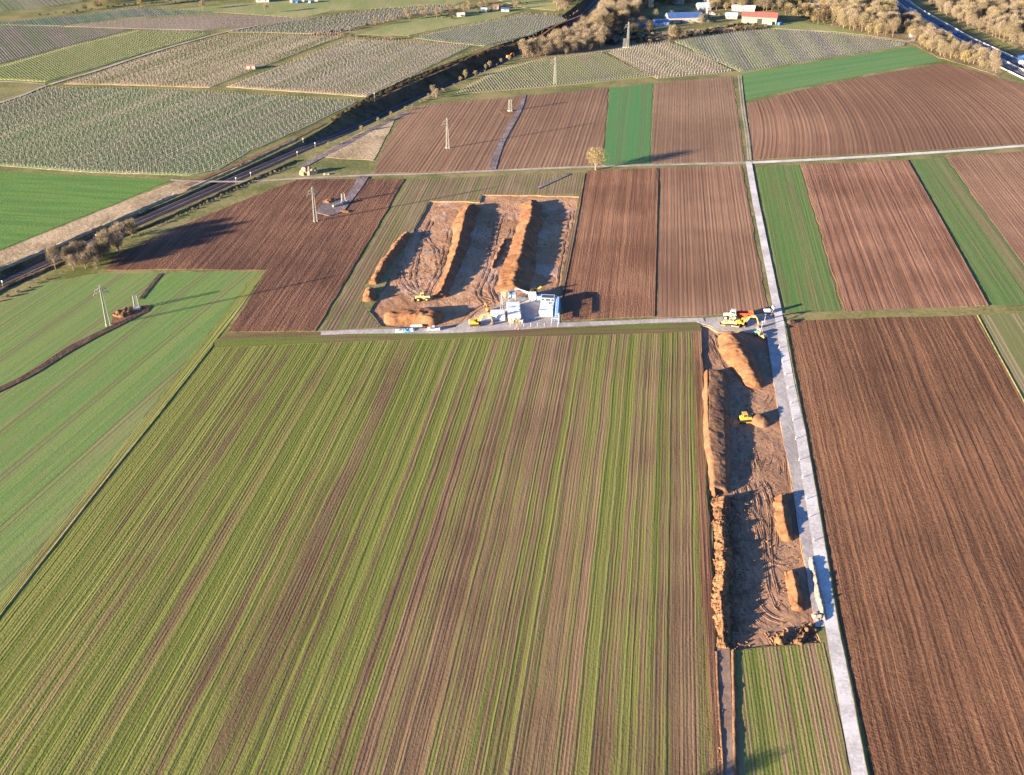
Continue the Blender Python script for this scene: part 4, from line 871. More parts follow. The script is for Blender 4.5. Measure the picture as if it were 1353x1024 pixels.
# barrels, cones
for px, py, lab, mt in ((681, 435, 'red and white cone standing at the field edge before the fence, left one', 'red'), (685, 435.5, 'red and white cone standing at the field edge before the fence, right one', 'red')):
    t = empty('traffic_cone', G(px, py, .05), 0, lab, 'traffic cone', 'cones before the fence'); mb = MB(); mb.box(-.3, .3, -.3, .3, 0, .06); mb.tube((0, 0, .06), (0, 0, 1.0), .22, .05, 10); mb.build('cone_body', M[mt], t); mb = MB(); mb.tube((0, 0, .45), (0, 0, .65), .17, .13, 10); mb.build('reflective_band', M['white'], t)
# left of the cabins: pipe, tarpaulins, pickup
t = empty('pipe_bundle', G(550, 431.5), R(3), 'white bundle of pipes lying at the foot of the wide orange heap', 'pipe bundle')
mb = MB()
for k_, (y, z) in enumerate(((-.35, .3), (0, .3), (.35, .3), (-.18, .6), (.18, .6))): mb.tube((-2.4 + .1 * k_, y, z), (2.4, y, z), .17, None, 8)
mb.build('pipes', M['cont'], t); mb = MB(); mb.box(-1.6, -1.4, -.6, .6, 0, .13); mb.box(1.4, 1.6, -.6, .6, 0, .13); mb.build('bearer', M['postw'], t)
def tarp(px, py, l_, w_, mat, label, rz, seed):
    vs = []; fs = []; n = 9
    for i in range(n):
        for j in range(n):
            x = (i / (n - 1) - .5) * l_; y = (j / (n - 1) - .5) * w_; e = min(i, j, n - 1 - i, n - 1 - j)
            q = noise.noise(Vector((x * .9, y * .9, seed)))
            vs.append((x + q * .3, y + noise.noise(Vector((y, x, seed))) * .3, .02 if e == 0 else (.55 + q * .35 if e > 1 else .35)))
    for i in range(n - 1):
        for j in range(n - 1): fs.append((i * n + j, i * n + n + j, i * n + n + j + 1, i * n + j + 1))
    o = mesh_obj('tarpaulin', vs, fs, mat, loc=G(px, py, .05), rz=R(rz)); return tag(o, label, 'tarpaulin', 'sheets by the construction road')
M['skyb'] = plain('blue_sheet', (0.10, 0.32, 0.80), .5)
tarp(529, 437.6, 4.6, 3.2, M['cont'], 'white crumpled sheet covering a pile, leftmost by the construction road', 3, 1)
tarp(537, 437.0, 2.8, 3.4, M['skyb'], 'bright blue sheet lying between the two whitish covered piles', 8, 2)
tarp(543.5, 436.4, 3.0, 3.0, M['lblue'], 'light blue crumpled sheet right of the bright blue one', -6, 3)
t = empty('pickup_truck', G(573, 436.5), R(184), 'pale pickup truck parked on the construction road below the wide heap', 'pickup truck')
for x in (-1.5, 1.5):
    for y in (-.8, .8): wheel(t, x, y, .38, .25, M['grey'])
mb = MB(); mb.prism([(-2.5, .45), (2.5, .45), (2.5, 1.0), (1.3, 1.1), (-2.5, 1.1)], -.92, .92); mb.box(-2.5, -.6, -.92, -.84, 1.1, 1.35); mb.box(-2.5, -.6, .84, .92, 1.1, 1.35); mb.box(-2.5, -2.42, -.84, .84, 1.1, 1.35); mb.build('body', M['cont'], t)
mb = MB(); mb.prism([(-.6, 1.1), (1.35, 1.1), (.7, 1.75), (-.5, 1.8)], -.82, .82); mb.build('cabin_glass', M['glass'], t)
mb = MB(); mb.box(-.5, .65, -.78, .78, 1.79, 1.86); mb.build('roof', M['cont'], t)
# ================================================================== VINEYARDS
M['post'] = plain('vine_post', (0.28, 0.28, 0.26), .7); M['vine'] = plain('vine_wood', (0.095, 0.08, 0.05), .9, 0, .35, .7)
M['orangepost'] = plain('end_post_wood', (0.50, 0.25, 0.12), .8)
ROWS = []
def vineyard(px, rowline, label, group, mat, sp=2.1, post=5.0, hp=1.9, pw=.035, vine=1.0, field_name='vineyard_ground', endp='post', dens=1.0):
    o = field(field_name, px, rowline, mat, .02)
    poly = W(px); c = sum(poly, Vector()) / len(poly); a = heading(*rowline); ca, sa = math.cos(-a), math.sin(-a)
    loc = [(ca * (p.x - c.x) - sa * (p.y - c.y), sa * (p.x - c.x) + ca * (p.y - c.y)) for p in poly]
    x = min(p[0] for p in loc) + 1.5; xm = max(p[0] for p in loc); n = len(loc)
    while x < xm - 1:
        ys = sorted(loc[i][1] + (x - loc[i][0]) * (loc[(i + 1) % n][1] - loc[i][1]) / (loc[(i + 1) % n][0] - loc[i][0]) for i in range(n) if (loc[i][0] > x) != (loc[(i + 1) % n][0] > x))
        for y0, y1 in zip(ys[::2], ys[1::2]):
            if y1 - y0 > 6:
                ROWS.append(dict(c=c, a=a, x=x + random.uniform(-.05, .05), y0=y0 + 1.5, y1=y1 - 1.5, label=label, group=group, post=post, hp=hp, pw=pw, vine=vine, endp=endp))
        x += sp
def build_row(mb, r, base, loc0):
    rnd = random.Random(int(r['x'] * 97 + r['y0'] * 13)); ca, sa = math.cos(r['a']), math.sin(r['a'])
    def w(x, y, z): return (ca * x - sa * y + r['c'].x - loc0.x, sa * x + ca * y + r['c'].y - loc0.y, z)
    def bx(x, y, wx, wy, z0, z1, mi):
        mb.add([w(x - wx, y - wy, z0), w(x + wx, y - wy, z0), w(x + wx, y + wy, z0), w(x - wx, y + wy, z0), w(x - wx, y - wy, z1), w(x + wx, y - wy, z1), w(x + wx, y + wy, z1), w(x - wx, y + wy, z1)],
               [(4, 5, 6, 7), (0, 1, 5, 4), (1, 2, 6, 5), (2, 3, 7, 6), (3, 0, 4, 7)], mi)
    L = r['y1'] - r['y0']; n = max(1, int(L / r['post']))
    of = rnd.uniform(-.45, .45) * r['post']
    for i in range(n + 1):
        e = i in (0, n); yo = 0 if e else of; p = r['pw'] * (1.35 if e else 1); hh = r['hp'] * rnd.uniform(.93, 1.05)
        bx(r['x'] + rnd.uniform(-.06, .06), r['y0'] + L * i / n + yo, p, p, 0, hh, 2 if (e and r['endp'] == 'orange') else 0)
    if r['vine'] > 0:
        bx(r['x'], r['y0'] + L / 2, .03, L / 2, .80, .9, 1)
        k = int(L / 3.2)
        for i in range(k):
            y = r['y0'] + L * (i + rnd.random()) / k; dx = rnd.uniform(-.12, .12); h1 = rnd.uniform(1.0, 1.5)
            mb.add([w(r['x'] - .04, y, 0), w(r['x'] + .04, y + .03, 0), w(r['x'] + dx + .04, y + .2, h1), w(r['x'] + dx - .04, y - .35, h1 * .95)], [(0, 1, 2, 3)], 1)
def vmat(name, d, l, g, gamt=.5, **k):
    d, l = (tuple(c * 1.32 for c in q) for q in (d, l)); g = tuple(c * 1.35 for c in g) if g else None
    kw = dict(gs=.22, row=.10, rsp=2.1, ridge=.03, rscale=.5, clod=.05, plen=.006, hard=.12, patch=.012); kw.update(k)
    return field_mat(name, d, l, g, gamt, **kw)
TAN_D = (.22, .185, .11); TAN_L = (.36, .31, .20); GR = (.14, .17, .055)
v1 = vmat('vine_ground_a', (.21, .19, .115), (.40, .36, .22), (.17, .215, .095), .60, gs=.30, hard=.08, plen=.003)
vineyard([(-300, 200), (-200, 196), (0, 138), (62, 117), (150, 117), (285, 122), (400, 130), (472, 134), (440, 150), (395, 172), (330, 200), (290, 224), (250, 232), (120, 228), (0, 219), (-300, 216)], ((333, 196), (446, 143)), 'row of vines on pale posts in the large striped vineyard above the green meadow', 'vine rows above the green meadow', v1, pw=.04, post=4.6)
v2 = vmat('vine_ground_b', TAN_D, TAN_L, (.16, .165, .07), .45)
vineyard([(85, 111), (130, 97), (205, 72), (290, 49), (350, 45), (458, 48), (430, 56), (330, 95), (276, 116), (180, 113)], ((85, 111), (205, 72)), 'row of vines in the tan vineyard left of the little white hut', 'vine rows beside the white hut', v2, endp='orange')
v3 = vmat('vine_ground_c', (.24, .20, .125), (.38, .33, .22), (.22, .22, .11), .42)
vineyard([(298, 115), (340, 99), (400, 76), (450, 55), (470, 52), (560, 55), (622, 61), (560, 92), (520, 112), (484, 128), (400, 122)], ((298, 115), (450, 55)), 'row of vines in the tan vineyard between the white hut and the railway cutting', 'vine rows above the railway cutting', v3, endp='orange')
v4 = vmat('vine_ground_lime', (.21, .21, .07), (.30, .29, .10), (.20, .24, .06), .75)
vineyard([(-60, 100), (0, 88), (90, 62), (180, 41), (240, 42), (278, 45), (200, 67), (130, 89), (60, 108), (0, 105)], ((60, 105), (28, 82)), 'row of vines on bright lime green grass in the far left vineyard', 'vine rows on lime green grass', v4, pw=.06, endp='post')
v5 = vmat('vine_ground_d', (.15, .125, .095), (.24, .20, .15), (.12, .15, .07), .5)
vineyard([(-60, 97), (0, 84), (90, 60), (170, 40), (90, 37), (0, 35), (-60, 35)], ((60, 80), (40, 60)), 'row of vines in the grey vineyard at the upper left picture edge', 'vine rows at the upper left edge', v5, pw=.07)
v6 = vmat('vine_ground_e', (.12, .12, .10), (.19, .19, .14), (.10, .16, .09), .6)
vineyard([(-60, 32), (0, 30), (110, 20), (180, 11), (250, 14), (290, 17), (150, 25), (80, 34), (0, 33)], ((10, 31), (6, 26)), 'row of vines in the bluish strip below the dark hedge', 'vine rows below the dark hedge', v6, pw=.06, sp=2.6)
v7 = vmat('vine_ground_f', (.15, .125, .11), (.22, .19, .165), None, 0)
vineyard([(85, 35), (160, 27), (295, 19), (420, 25), (360, 31), (270, 40), (180, 38)], ((180, 37), (420, 26)), 'row of vines in the purplish brown vineyard at the top left', 'vine rows on purplish soil', v7, sp=2.6, vine=1)
v8 = vmat('vine_ground_g', (.17, .15, .09), (.25, .22, .12), (.22, .23, .08), .6)
vineyard([(599, 125), (625, 110), (662, 92), (700, 82), (760, 74), (795, 70), (825, 84), (862, 101), (780, 110), (700, 117)], ((676, 83), (700, 110)), 'row of vines in the yellow green grid vineyard around the pylon', 'vine rows around the fourth pylon', v8, pw=.06)
v9 = vmat('vine_ground_h', (.16, .13, .09), (.25, .2, .13), (.2, .21, .09), .4)
vineyard([(803, 69), (850, 60), (884, 56), (930, 74), (968, 95), (905, 101), (868, 104), (835, 86)], ((884, 58), (960, 95)), 'row of vines with bright white posts beside the farthest pylon', 'vine rows with white posts', v9, pw=.10, post=4, sp=2.4)
v10 = vmat('vine_ground_i', (.16, .15, .11), (.25, .23, .17), (.17, .2, .10), .5)
vineyard([(890, 54), (960, 44), (1030, 39), (1110, 46), (1196, 57), (1195, 61), (1100, 75), (1040, 85), (978, 95), (930, 72)], ((1040, 85), (1010, 45)), 'row of vines in the broad pale vineyard below the red roofed hall', 'vine rows below the red roofed hall', v10, pw=.04, sp=2.3)
v11 = vmat('vine_ground_j', (.13, .14, .11), (.20, .20, .15), (.12, .16, .09), .55)
vineyard([(546, 50), (600, 38), (650, 28), (700, 19), (733, 21), (752, 27), (725, 36), (700, 47), (640, 61), (590, 56)], ((640, 60), (610, 38)), 'row of vines in the bluish vineyard left of the upper cutting', 'vine rows left of the upper cutting', v11, pw=.05)
v12 = vmat('vine_ground_k', (.16, .14, .11), (.23, .20, .15), (.14, .17, .09), .5)
vineyard([(300, 43), (400, 27), (500, 13), (580, 7), (600, 12), (540, 22), (470, 36), (440, 46), (350, 43)], ((330, 42), (540, 10)), 'row of vines in the grey vineyard at the top between lane and hedges', 'vine rows between lane and hedges', v12, pw=.07, sp=2.6)
v13 = vmat('vine_ground_l', (.14, .12, .09), (.21, .19, .13), (.11, .16, .05), .5)
vineyard([(-60, 22), (0, 16), (60, 10), (110, 2), (80, -10), (-60, -8)], ((20, 14), (10, 4)), 'row of vines with white end posts in the top left corner', 'vine rows in the top left corner', v13, pw=.12, sp=4.0, post=6)
# choose the 300 rows that show largest
ROWS.sort(key=lambda r: -(r['y1'] - r['y0']) * 1e5 / (r['c'].length ** 2))
rest = MB()
mats = [M['post'], M['vine'], M['orangepost']]
for i, r in enumerate(ROWS):
    if i < 300:
        ca, sa = math.cos(r['a']), math.sin(r['a']); ym = (r['y0'] + r['y1']) / 2
        l0 = Vector((ca * r['x'] - sa * ym + r['c'].x, sa * r['x'] + ca * ym + r['c'].y, 0)); mb = MB(); build_row(mb, r, None, l0)
        o = mb.build('vine_row', mats, loc=l0); tag(o, r['label'], 'vine row', r['group'])
    else: build_row(rest, r, None, Vector((0, 0, 0)))
if rest.v: tag(rest.build('far_vine_rows', mats), 'distant rows of vines in the far vineyards', 'vine rows', None, 'stuff')
print('rows', len(ROWS))
# far meadow patches
fm = field_mat('far_meadow', (.19, .19, .08), (.30, .28, .13), (.17, .22, .07), .5, gs=.05, clod=.05, plen=.02, hard=.25)
field('meadow', [(215, 14), (330, 4), (520, -4), (640, -6), (600, 6), (440, 14), (400, 24), (300, 17)], None, fm, .01)
field('meadow', [(472, 46), (520, 32), (560, 22), (640, 10), (700, 12), (650, 26), (590, 36), (540, 47)], None, fm, .01)
field('meadow', [(640, -6), (770, -6), (760, 8), (735, 14), (690, 10)], None, fm, .01)
field('meadow', [(985, 36), (1010, 31), (1060, 30), (1105, 36), (1150, 47), (1100, 42), (1030, 38)], None, fm, .01)
# ================================================================== TREES
def bark_mat(name, a, b_):
    return plain(name, tuple((x + y) / 2 for x, y in zip(a, b_)), .9, 0, .3, 1.2, .1)
def twig_mat(name, a, b_, c=None):
    b = NB(name); v, x, y, z = b.co()
    n = b.noise(v, .55, 3, .6); n2 = b.noise(v, 3.0, 2, .6)
    oi = b.t.nodes.new('ShaderNodeObjectInfo')
    col = b.mix(b.ramp(b.math('ADD', n, b.math('MULTIPLY', n2, .5)), .55, .95), a, b_)
    if c: col = b.mix(b.math('MULTIPLY', oi.outputs['Random'], .75), col, c)
    b.p.inputs['Specular IOR Level'].default_value = .05
    return b.fin(col, .95)
M['bark'] = bark_mat('bark', (.16, .12, .09), (.26, .21, .16))
M['twig_y'] = twig_mat('yellow_brown_twigs', (.145, .125, .075), (.285, .25, .145), (.165, .14, .105))
M['twig_g'] = twig_mat('grey_brown_twigs', (.16, .135, .105), (.30, .265, .20), (.22, .185, .13))
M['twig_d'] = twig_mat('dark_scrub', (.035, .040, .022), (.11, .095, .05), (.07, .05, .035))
M['twig_o'] = twig_mat('golden_twigs', (.18, .155, .065), (.31, .265, .12), (.22, .19, .10))
M['leaf'] = twig_mat('evergreen_leaves', (.02, .045, .02), (.07, .11, .04), (.05, .09, .03))
def tree_meshes(seed, h, cr, ch0, twigs, tm, shape='round', trunk_r=.22, tl=1.0, tw=.062, lobes=8):
    """returns (trunk mesh, crown mesh); crown of many thin twig blades over limbs, spread in uneven lobes"""
    rnd = random.Random(seed); mb = MB()
    mb.tube((0, 0, -.3), (rnd.uniform(-.2, .2), rnd.uniform(-.2, .2), ch0), trunk_r * 1.3, trunk_r * .85, 7)
    L = []
    for i in range(lobes):
        a = i * 2.4 + rnd.uniform(-.4, .4); rr = cr * rnd.uniform(.25, .68); z = ch0 + (h - ch0) * rnd.uniform(.18, .78)
        if shape == 'tall': rr *= .7
        if i == 0: rr = 0; z = h * .82
        rad = cr * rnd.uniform(.46, .72) * (1.0 if i else .8)
        z = min(z, h - rad * .8)
        L.append((Vector((math.cos(a) * rr, math.sin(a) * rr, z)), rad))
    for c, rad in L:
        base = Vector((0, 0, ch0 * rnd.uniform(.7, 1.0))); mid = base.lerp(c, .5) + Vector((rnd.uniform(-.3, .3), rnd.uniform(-.3, .3), -.1))
        mb.tube(base, mid, trunk_r * .55, trunk_r * .38, 5, cap=False); mb.tube(mid, c, trunk_r * .38, trunk_r * .15, 4, cap=False)
        for j in range(10):
            d = Vector((rnd.gauss(0, 1), rnd.gauss(0, 1), abs(rnd.gauss(.3, .8)))).normalized(); mb.tube(c - d * rad * .25, c + d * rad * .95, trunk_r * .2, .03, 3, cap=False)
    tr = mb
    cb = MB()
    vol = sum(r ** 2 for c, r in L)
    whole = (Vector((0, 0, (h + ch0) * .5)), None)
    for c, rad in L + [whole]:
        for i in range(int(twigs * .55 * rad * rad / vol) if rad else int(twigs * .40)):
            if rad is None:
                d = Vector((rnd.gauss(0, 1), rnd.gauss(0, 1), rnd.gauss(0, 1))).normalized(); e_ = rnd.random() ** .42
                e_ *= 1 + .28 * noise.noise(d * 1.7 + Vector((seed, 0, 0))); p = c + Vector((d.x * cr * e_, d.y * cr * e_, d.z * (h - ch0) * .5 * e_))
                g = (d * .6 + Vector((rnd.gauss(0, .4), rnd.gauss(0, .4), 1.0))).normalized() * tl * rnd.uniform(.8, 1.9); s_ = g.cross(Vector((rnd.gauss(0, 1), rnd.gauss(0, 1), rnd.gauss(0, 1)))).normalized() * tw * rnd.uniform(.6, 1.3)
                cb.add([p - s_, p + s_, p + g], [(0, 1, 2)]); continue
            d = Vector((rnd.gauss(0, 1), rnd.gauss(0, 1), rnd.gauss(0, 1))).normalized(); p = c + d * rad * (rnd.random() ** .55) * Vector((1, 1, .95)).length / 1.71
            if p.z < ch0 * .6: continue
            g = (d * .7 + Vector((rnd.gauss(0, .45), rnd.gauss(0, .45), .9 + rnd.gauss(0, .4)))).normalized() * tl * rnd.uniform(.7, 1.8)
            s_ = g.cross(Vector((rnd.gauss(0, 1), rnd.gauss(0, 1), rnd.gauss(0, 1)))).normalized() * tw * rnd.uniform(.6, 1.4)
            cb.add([p - s_, p + s_, p + g], [(0, 1, 2)])
    return tr, cb
def make_tree(seed, h, cr, ch0, twigs, tm, name='bare_tree', **k):
    t = empty(name, (0, 0, 0)); tr, cb = tree_meshes(seed, h, cr, ch0, twigs, tm, **k)
    tr.build('trunk', M['bark'], t); cb.build('crown', M[tm], t); t['_h'] = h
    return t
def make_bush(seed, h, r, twigs, tm, name='bush'):
    rnd = random.Random(seed); mb = MB()
    for i in range(7):
        a = rnd.uniform(0, 6.28); mb.tube((0, 0, -.1), (math.cos(a) * r * .6, math.sin(a) * r * .6, h * rnd.uniform(.5, .8)), .07, .03, 4, cap=False)
    L = [(Vector((rnd.uniform(-.5, .5) * r, rnd.uniform(-.5, .5) * r, h * rnd.uniform(.35, .62))), r * rnd.uniform(.4, .62)) for i in range(5)]
    cb = MB()
    for i in range(twigs):
        c, rad = rnd.choice(L); d = Vector((rnd.gauss(0, 1), rnd.gauss(0, 1), rnd.gauss(0, 1))).normalized(); p = c + d * rad * rnd.random() ** .4; p.z = abs(p.z)
        g = (d + Vector((0, 0, .6))).normalized() * rnd.uniform(.3, .7); s_ = g.cross(Vector((rnd.gauss(0, 1), rnd.gauss(0, 1), rnd.gauss(0, 1)))).normalized() * rnd.uniform(.05, .11)
        cb.add([p - s_, p + s_, p + g], [(0, 1, 2)])
    t = empty(name, (0, 0, 0)); mb.build('stem', M['bark'], t); cb.build('foliage', M[tm], t)
    return t
protos = {
 'y': [make_tree(31 + i, 11 + i % 3 * 1.6, 4.2 + i % 2 * .6, 2.6, 2500, 'twig_y') for i in range(4)],
 'g': [make_tree(51 + i, 12 + i * 1.4, 4.0, 3.2, 2300, 'twig_g', tl=1.25, tw=.05) for i in range(3)],
 'd': [make_tree(71 + i, 10 + i, 4.2, 2.2, 2200, 'twig_d', name='dark_tree') for i in range(2)],
 'o': [make_tree(81 + i, 9 + i, 3.4, 1.8, 2200, 'twig_o') for i in range(2)],
 'b': [make_bush(91 + i, 2.6, 2.2, 900, 'twig_g') for i in range(2)],
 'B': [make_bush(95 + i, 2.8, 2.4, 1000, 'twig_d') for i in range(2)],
 'e': [make_bush(98 + i, 3.2, 2.4, 1100, 'leaf') for i in range(1)],
 's': [make_bush(101 + i, 2.2, 1.9, 800, 'twig_y') for i in range(2)],
}
used_p = set(); placed = []
QUEUE = []
def put(kind, loc, sc_, label, cat, group, rnd=random):
    px = 676.5 + F * loc.x / (loc.y * math.cos(TH) + H * math.sin(TH)); d_ = loc.y * math.cos(TH) + H * math.sin(TH)
    py = 512 + F * (H * math.cos(TH) - loc.y * math.sin(TH)) / d_
    if group and (px < -45 or px > 1395 or py < -3): return
    is_b = kind in 'bBes'; QUEUE.append(((2.6 if is_b else 11) * sc_ / d_ + (0 if group else 9), is_b, kind, loc, sc_, label, cat, group, rnd.uniform(0, 6.28), rnd.random(), rnd.uniform(.92, 1.12), rnd.uniform(.9, 1.1)))
def put_now(kind, loc, sc_, label, cat, group, rnd=random):
    src = rnd.choice(protos[kind])
    if src.name in used_p: o = copy_tree(src)
    else: o = src; used_p.add(src.name)
    o.location = loc; o.rotation_euler = (0, 0, rnd.uniform(0, 6.28)); z = sc_ * rnd.uniform(.92, 1.12); o.scale = (sc_, sc_ * rnd.uniform(.9, 1.1), z)
    tag(o, label, cat, group); return o
CUTM = [(RL[i], hw(RD[i])) for i in range(len(RL))]
def free(p, m=0):
    if min((Vector((p.x, p.y, 0)) - q).length - w_ for q, w_ in CUTM) < m: return False
    if min((Vector((p.x, p.y, 0)) - q).length for q in mwl) < 15: return False
    return True
def wood(px, kinds, spacing, sc_, label, cat, group, seed, check=True, jit_=.42):
    rnd = random.Random(seed); poly = W(px); x0 = min(p.x for p in poly); x1 = max(p.x for p in poly); y0 = min(p.y for p in poly); y1 = max(p.y for p in poly); n = 0
    y = y0; k = 0
    while y < y1:
        x = x0 + (spacing / 2 if k % 2 else 0)
        while x < x1:
            p = Vector((x + rnd.uniform(-jit_, jit_) * spacing, y + rnd.uniform(-jit_, jit_) * spacing, 0))
            if pip(p, poly) and (not check or free(p)): put(rnd.choice(kinds), p, sc_ * rnd.uniform(.72, 1.18), label, cat, group, rnd); n += 1
            x += spacing
        y += spacing * .87; k += 1
    return n
def line(px, kinds, spacing, sc_, label, cat, group, seed, width=2.0, check=False, gap=0.0):
    rnd = random.Random(seed); pts = smooth_line(W(px), spacing); N = normals2(pts)
    for p, n_ in zip(pts, N):
        if rnd.random() < gap: continue
        q = p + n_ * rnd.uniform(-width, width) / 2 + Vector((rnd.uniform(-.3, .3) * spacing, 0, 0))
        if not check or free(q): put(rnd.choice(kinds), q, sc_ * rnd.uniform(.7, 1.2), label, cat, group, rnd)
# the lone tree on the lane
lt = make_tree(7, 12.5, 6.0, 3.0, 2100, 'twig_o', name='lone_tree', trunk_r=.42, tl=1.0, tw=.06, lobes=11)
lt.location = G(787, 224.5); tag(lt, 'lone golden brown bare tree with a forked crown standing beside the farm lane', 'tree')
# railway bushes lower left
line([(72, 357), (95, 352), (120, 347), (150, 330), (172, 313)], ['g', 'y'], 5.0, .66, 'bare bushy tree in the dense clump along the railway below the dry grass', 'tree', 'bushy trees along the lower railway', 5, 6)
wood([(84, 362), (130, 357), (165, 330), (160, 318), (118, 334), (80, 348)], ['g', 'y'], 5.0, .66, 'bare bushy tree in the dense clump along the railway below the dry grass', 'tree', 'bushy trees along the lower railway', 6, False)
line([(175, 314), (215, 297), (260, 275), (300, 256), (345, 235), (380, 222)], ['s', 's', 'b'], 2.6, .42, 'low dry scrub tuft on the verge between railway and dark ploughed field', 'scrub', 'scrub along the railway verge', 8, 1.5)
line([(0, 398), (30, 388), (60, 370)], ['s', 'b'], 4, .5, 'low dry scrub tuft on the verge at the left end of the railway', 'scrub', 'scrub at the left end of the railway', 9, 4)
# scrub along the upper cutting rims
line([(430, 196), (470, 178), (510, 158), (548, 140), (562, 130)], ['s', 'b', 'o'], 6, .38, 'small dry shrub along the field side rim of the railway cutting', 'shrub', 'shrubs on the cutting rim', 12, 3)
wood([(556, 134), (576, 132), (588, 124), (584, 112), (566, 118)], ['g', 'b', 'b'], 4.2, .55, 'grey brown bushy shrub in the thicket at the corner of the grid vineyard', 'shrub', 'thicket at the vineyard corner', 13)
line([(600, 112), (625, 100), (655, 86), (680, 78)], ['s', 'o'], 6, .45, 'small golden shrub along the edge of the grid vineyard above the cutting', 'shrub', 'shrubs above the grid vineyard', 14, 3)
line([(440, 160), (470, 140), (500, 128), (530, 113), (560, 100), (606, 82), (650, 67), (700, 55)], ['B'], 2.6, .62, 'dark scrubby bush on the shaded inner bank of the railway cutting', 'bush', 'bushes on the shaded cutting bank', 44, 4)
line([(484, 129), (520, 112), (560, 95), (606, 76), (650, 60), (700, 50), (735, 30), (765, 15)], ['s', 's', 'b'], 5, .35, 'low dry tuft on the upper rim of the railway cutting', 'shrub', 'tufts on the upper cutting rim', 15, 1)
BELT = 'bare yellow brown tree in the belt between the railway cutting and the grid vineyard'
wood([(680, 80), (700, 77), (752, 72), (800, 66), (806, 50), (800, 35), (775, 38), (745, 50), (715, 62)], ['y', 'y', 'g'], 5.8, .76, BELT, 'tree', 'trees right of the upper cutting', 16)
wood([(772, 46), (790, 30), (800, 10), (812, -6), (850, -6), (850, 14), (838, 30), (820, 36), (800, 45)], ['g', 'y', 'g', 'd'], 6.6, 1.0, 'bare grey brown tree in the dense wood where the railway leaves the picture', 'tree', 'wood at the top of the railway', 17)
wood([(742, 18), (766, 12), (776, 2), (775, -8), (735, -8), (728, 8)], ['y', 'g'], 6.5, 1.0, 'tall bare tree left of the railway where it leaves the picture', 'tree', 'trees left of the railway at the top', 18)
line([(690, 20), (710, 20), (735, 21)], ['s', 'b', 'b'], 4.5, .8, 'reddish brown shrub at the top end of the bluish vineyard', 'shrub', 'shrubs at the bluish vineyard', 19, 6)
# between
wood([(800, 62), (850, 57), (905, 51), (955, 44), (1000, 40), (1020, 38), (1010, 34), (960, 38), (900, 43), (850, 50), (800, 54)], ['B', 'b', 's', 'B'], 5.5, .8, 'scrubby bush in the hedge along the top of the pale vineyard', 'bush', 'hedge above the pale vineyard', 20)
line([(905, 44), (940, 39), (980, 33), (1000, 35)], ['s', 'b', 'B'], 4.0, .85, 'clipped brown bush in the second hedge behind the farm', 'bush', 'second hedge behind the farm', 21, 2)
for px, py, k_, s_ in ((888, 52, 'y', .95), (899, 51, 'y', .8)): put(k_, G(px, py), s_, 'round bushy yellow brown tree in front of the blue roofed barn' + (', the bigger left one' if px == 888 else ', the smaller right one'), 'tree', None)
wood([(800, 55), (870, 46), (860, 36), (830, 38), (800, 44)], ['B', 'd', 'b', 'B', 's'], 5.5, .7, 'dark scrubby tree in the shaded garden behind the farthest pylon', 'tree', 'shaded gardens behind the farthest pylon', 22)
wood([(862, 10), (905, 6), (960, -6), (850, -8)], ['d', 'y', 'g', 'y'], 6.5, .8, 'dark bare tree among the farm roofs at the top', 'tree', 'trees among the farm roofs', 23)
wood([(935, 14), (975, 14), (1030, 15), (1045, 6), (1060, -8), (930, -8)], ['y', 'o', 'y'], 6.2, .82, 'yellow brown bare tree in the wood behind the red roofed hall', 'tree', 'wood behind the red roofed hall', 24)
wood([(1034, 20), (1060, 26), (1080, 34), (1098, 33), (1095, 20), (1065, 8), (1045, 6)], ['d', 'o', 'B'], 6.5, .72, 'golden or dark bushy tree right of the red roofed hall', 'tree', 'trees right of the red roofed hall', 25)
wood([(1098, 34), (1120, 40), (1160, 48), (1188, 50), (1186, 32), (1175, 12), (1155, -8), (1070, -8), (1075, 10), (1095, 20)], ['y', 'y', 'g', 'o'], 6.2, .92, 'bare yellow brown tree in the dense wood left of the motorway', 'tree', 'dense wood left of the motorway', 26)
wood([(1196, 45), (1210, 58), (1240, 74), (1285, 87), (1318, 98), (1326, 93), (1306, 85), (1270, 68), (1235, 50), (1205, 26), (1192, 16), (1188, 30)], ['y', 'o', 'g', 'y'], 5.0, .72, 'slender bare tree in the belt between hill field and motorway', 'tree', 'tree belt along the motorway', 27)
wood([(1236, 12), (1256, 26), (1290, 40), (1345, 64), (1400, 90), (1440, 70), (1440, -8), (1210, -8)], ['y', 'g', 'y', 's', 'g'], 6.6, .84, 'bare yellow brown tree in the wood on the far side of the motorway', 'tree', 'wood beyond the motorway', 28)
# top left hedges
line([(55, 20), (75, 18), (95, 17), (120, 13), (150, 9), (180, 6), (240, 3), (300, 0)], ['B', 'd', 'B'], 4.5, .62, 'dark shrub in the long shaded hedge at the top left', 'shrub', 'dark hedge at the top left', 30, 4)
put('o', G(187, 9), .95, 'golden tree standing out at the end of the dark hedge', 'tree', None)
wood([(128, 8), (165, 6), (160, -8), (120, -8)], ['y'], 9, .8, 'yellowish bare tree behind the dark hedge at the top left', 'tree', 'trees behind the dark hedge', 31)
for px, py, nm in ((268, 13, 'slim reddish bare tree on the far meadow, left one'), (352, 18, 'slim reddish bare tree on the far meadow, right one')): put('g', G(px, py), .62, nm, 'tree', None)
line([(412, 47), (440, 46), (460, 47), (480, 50), (520, 53)], ['b', 's', 'b'], 4, .7, 'reddish brown shrub in the hedge above the tan vineyard', 'shrub', 'hedge above the tan vineyard', 33, 4)
line([(436, 43), (470, 39), (500, 32), (530, 24), (560, 17)], ['B', 'b', 'B', 'y'], 5, .62, 'dark shrub in the slanting hedge beside the vineyard meadow', 'shrub', 'slanting hedge beside the vineyard meadow', 34, 4)
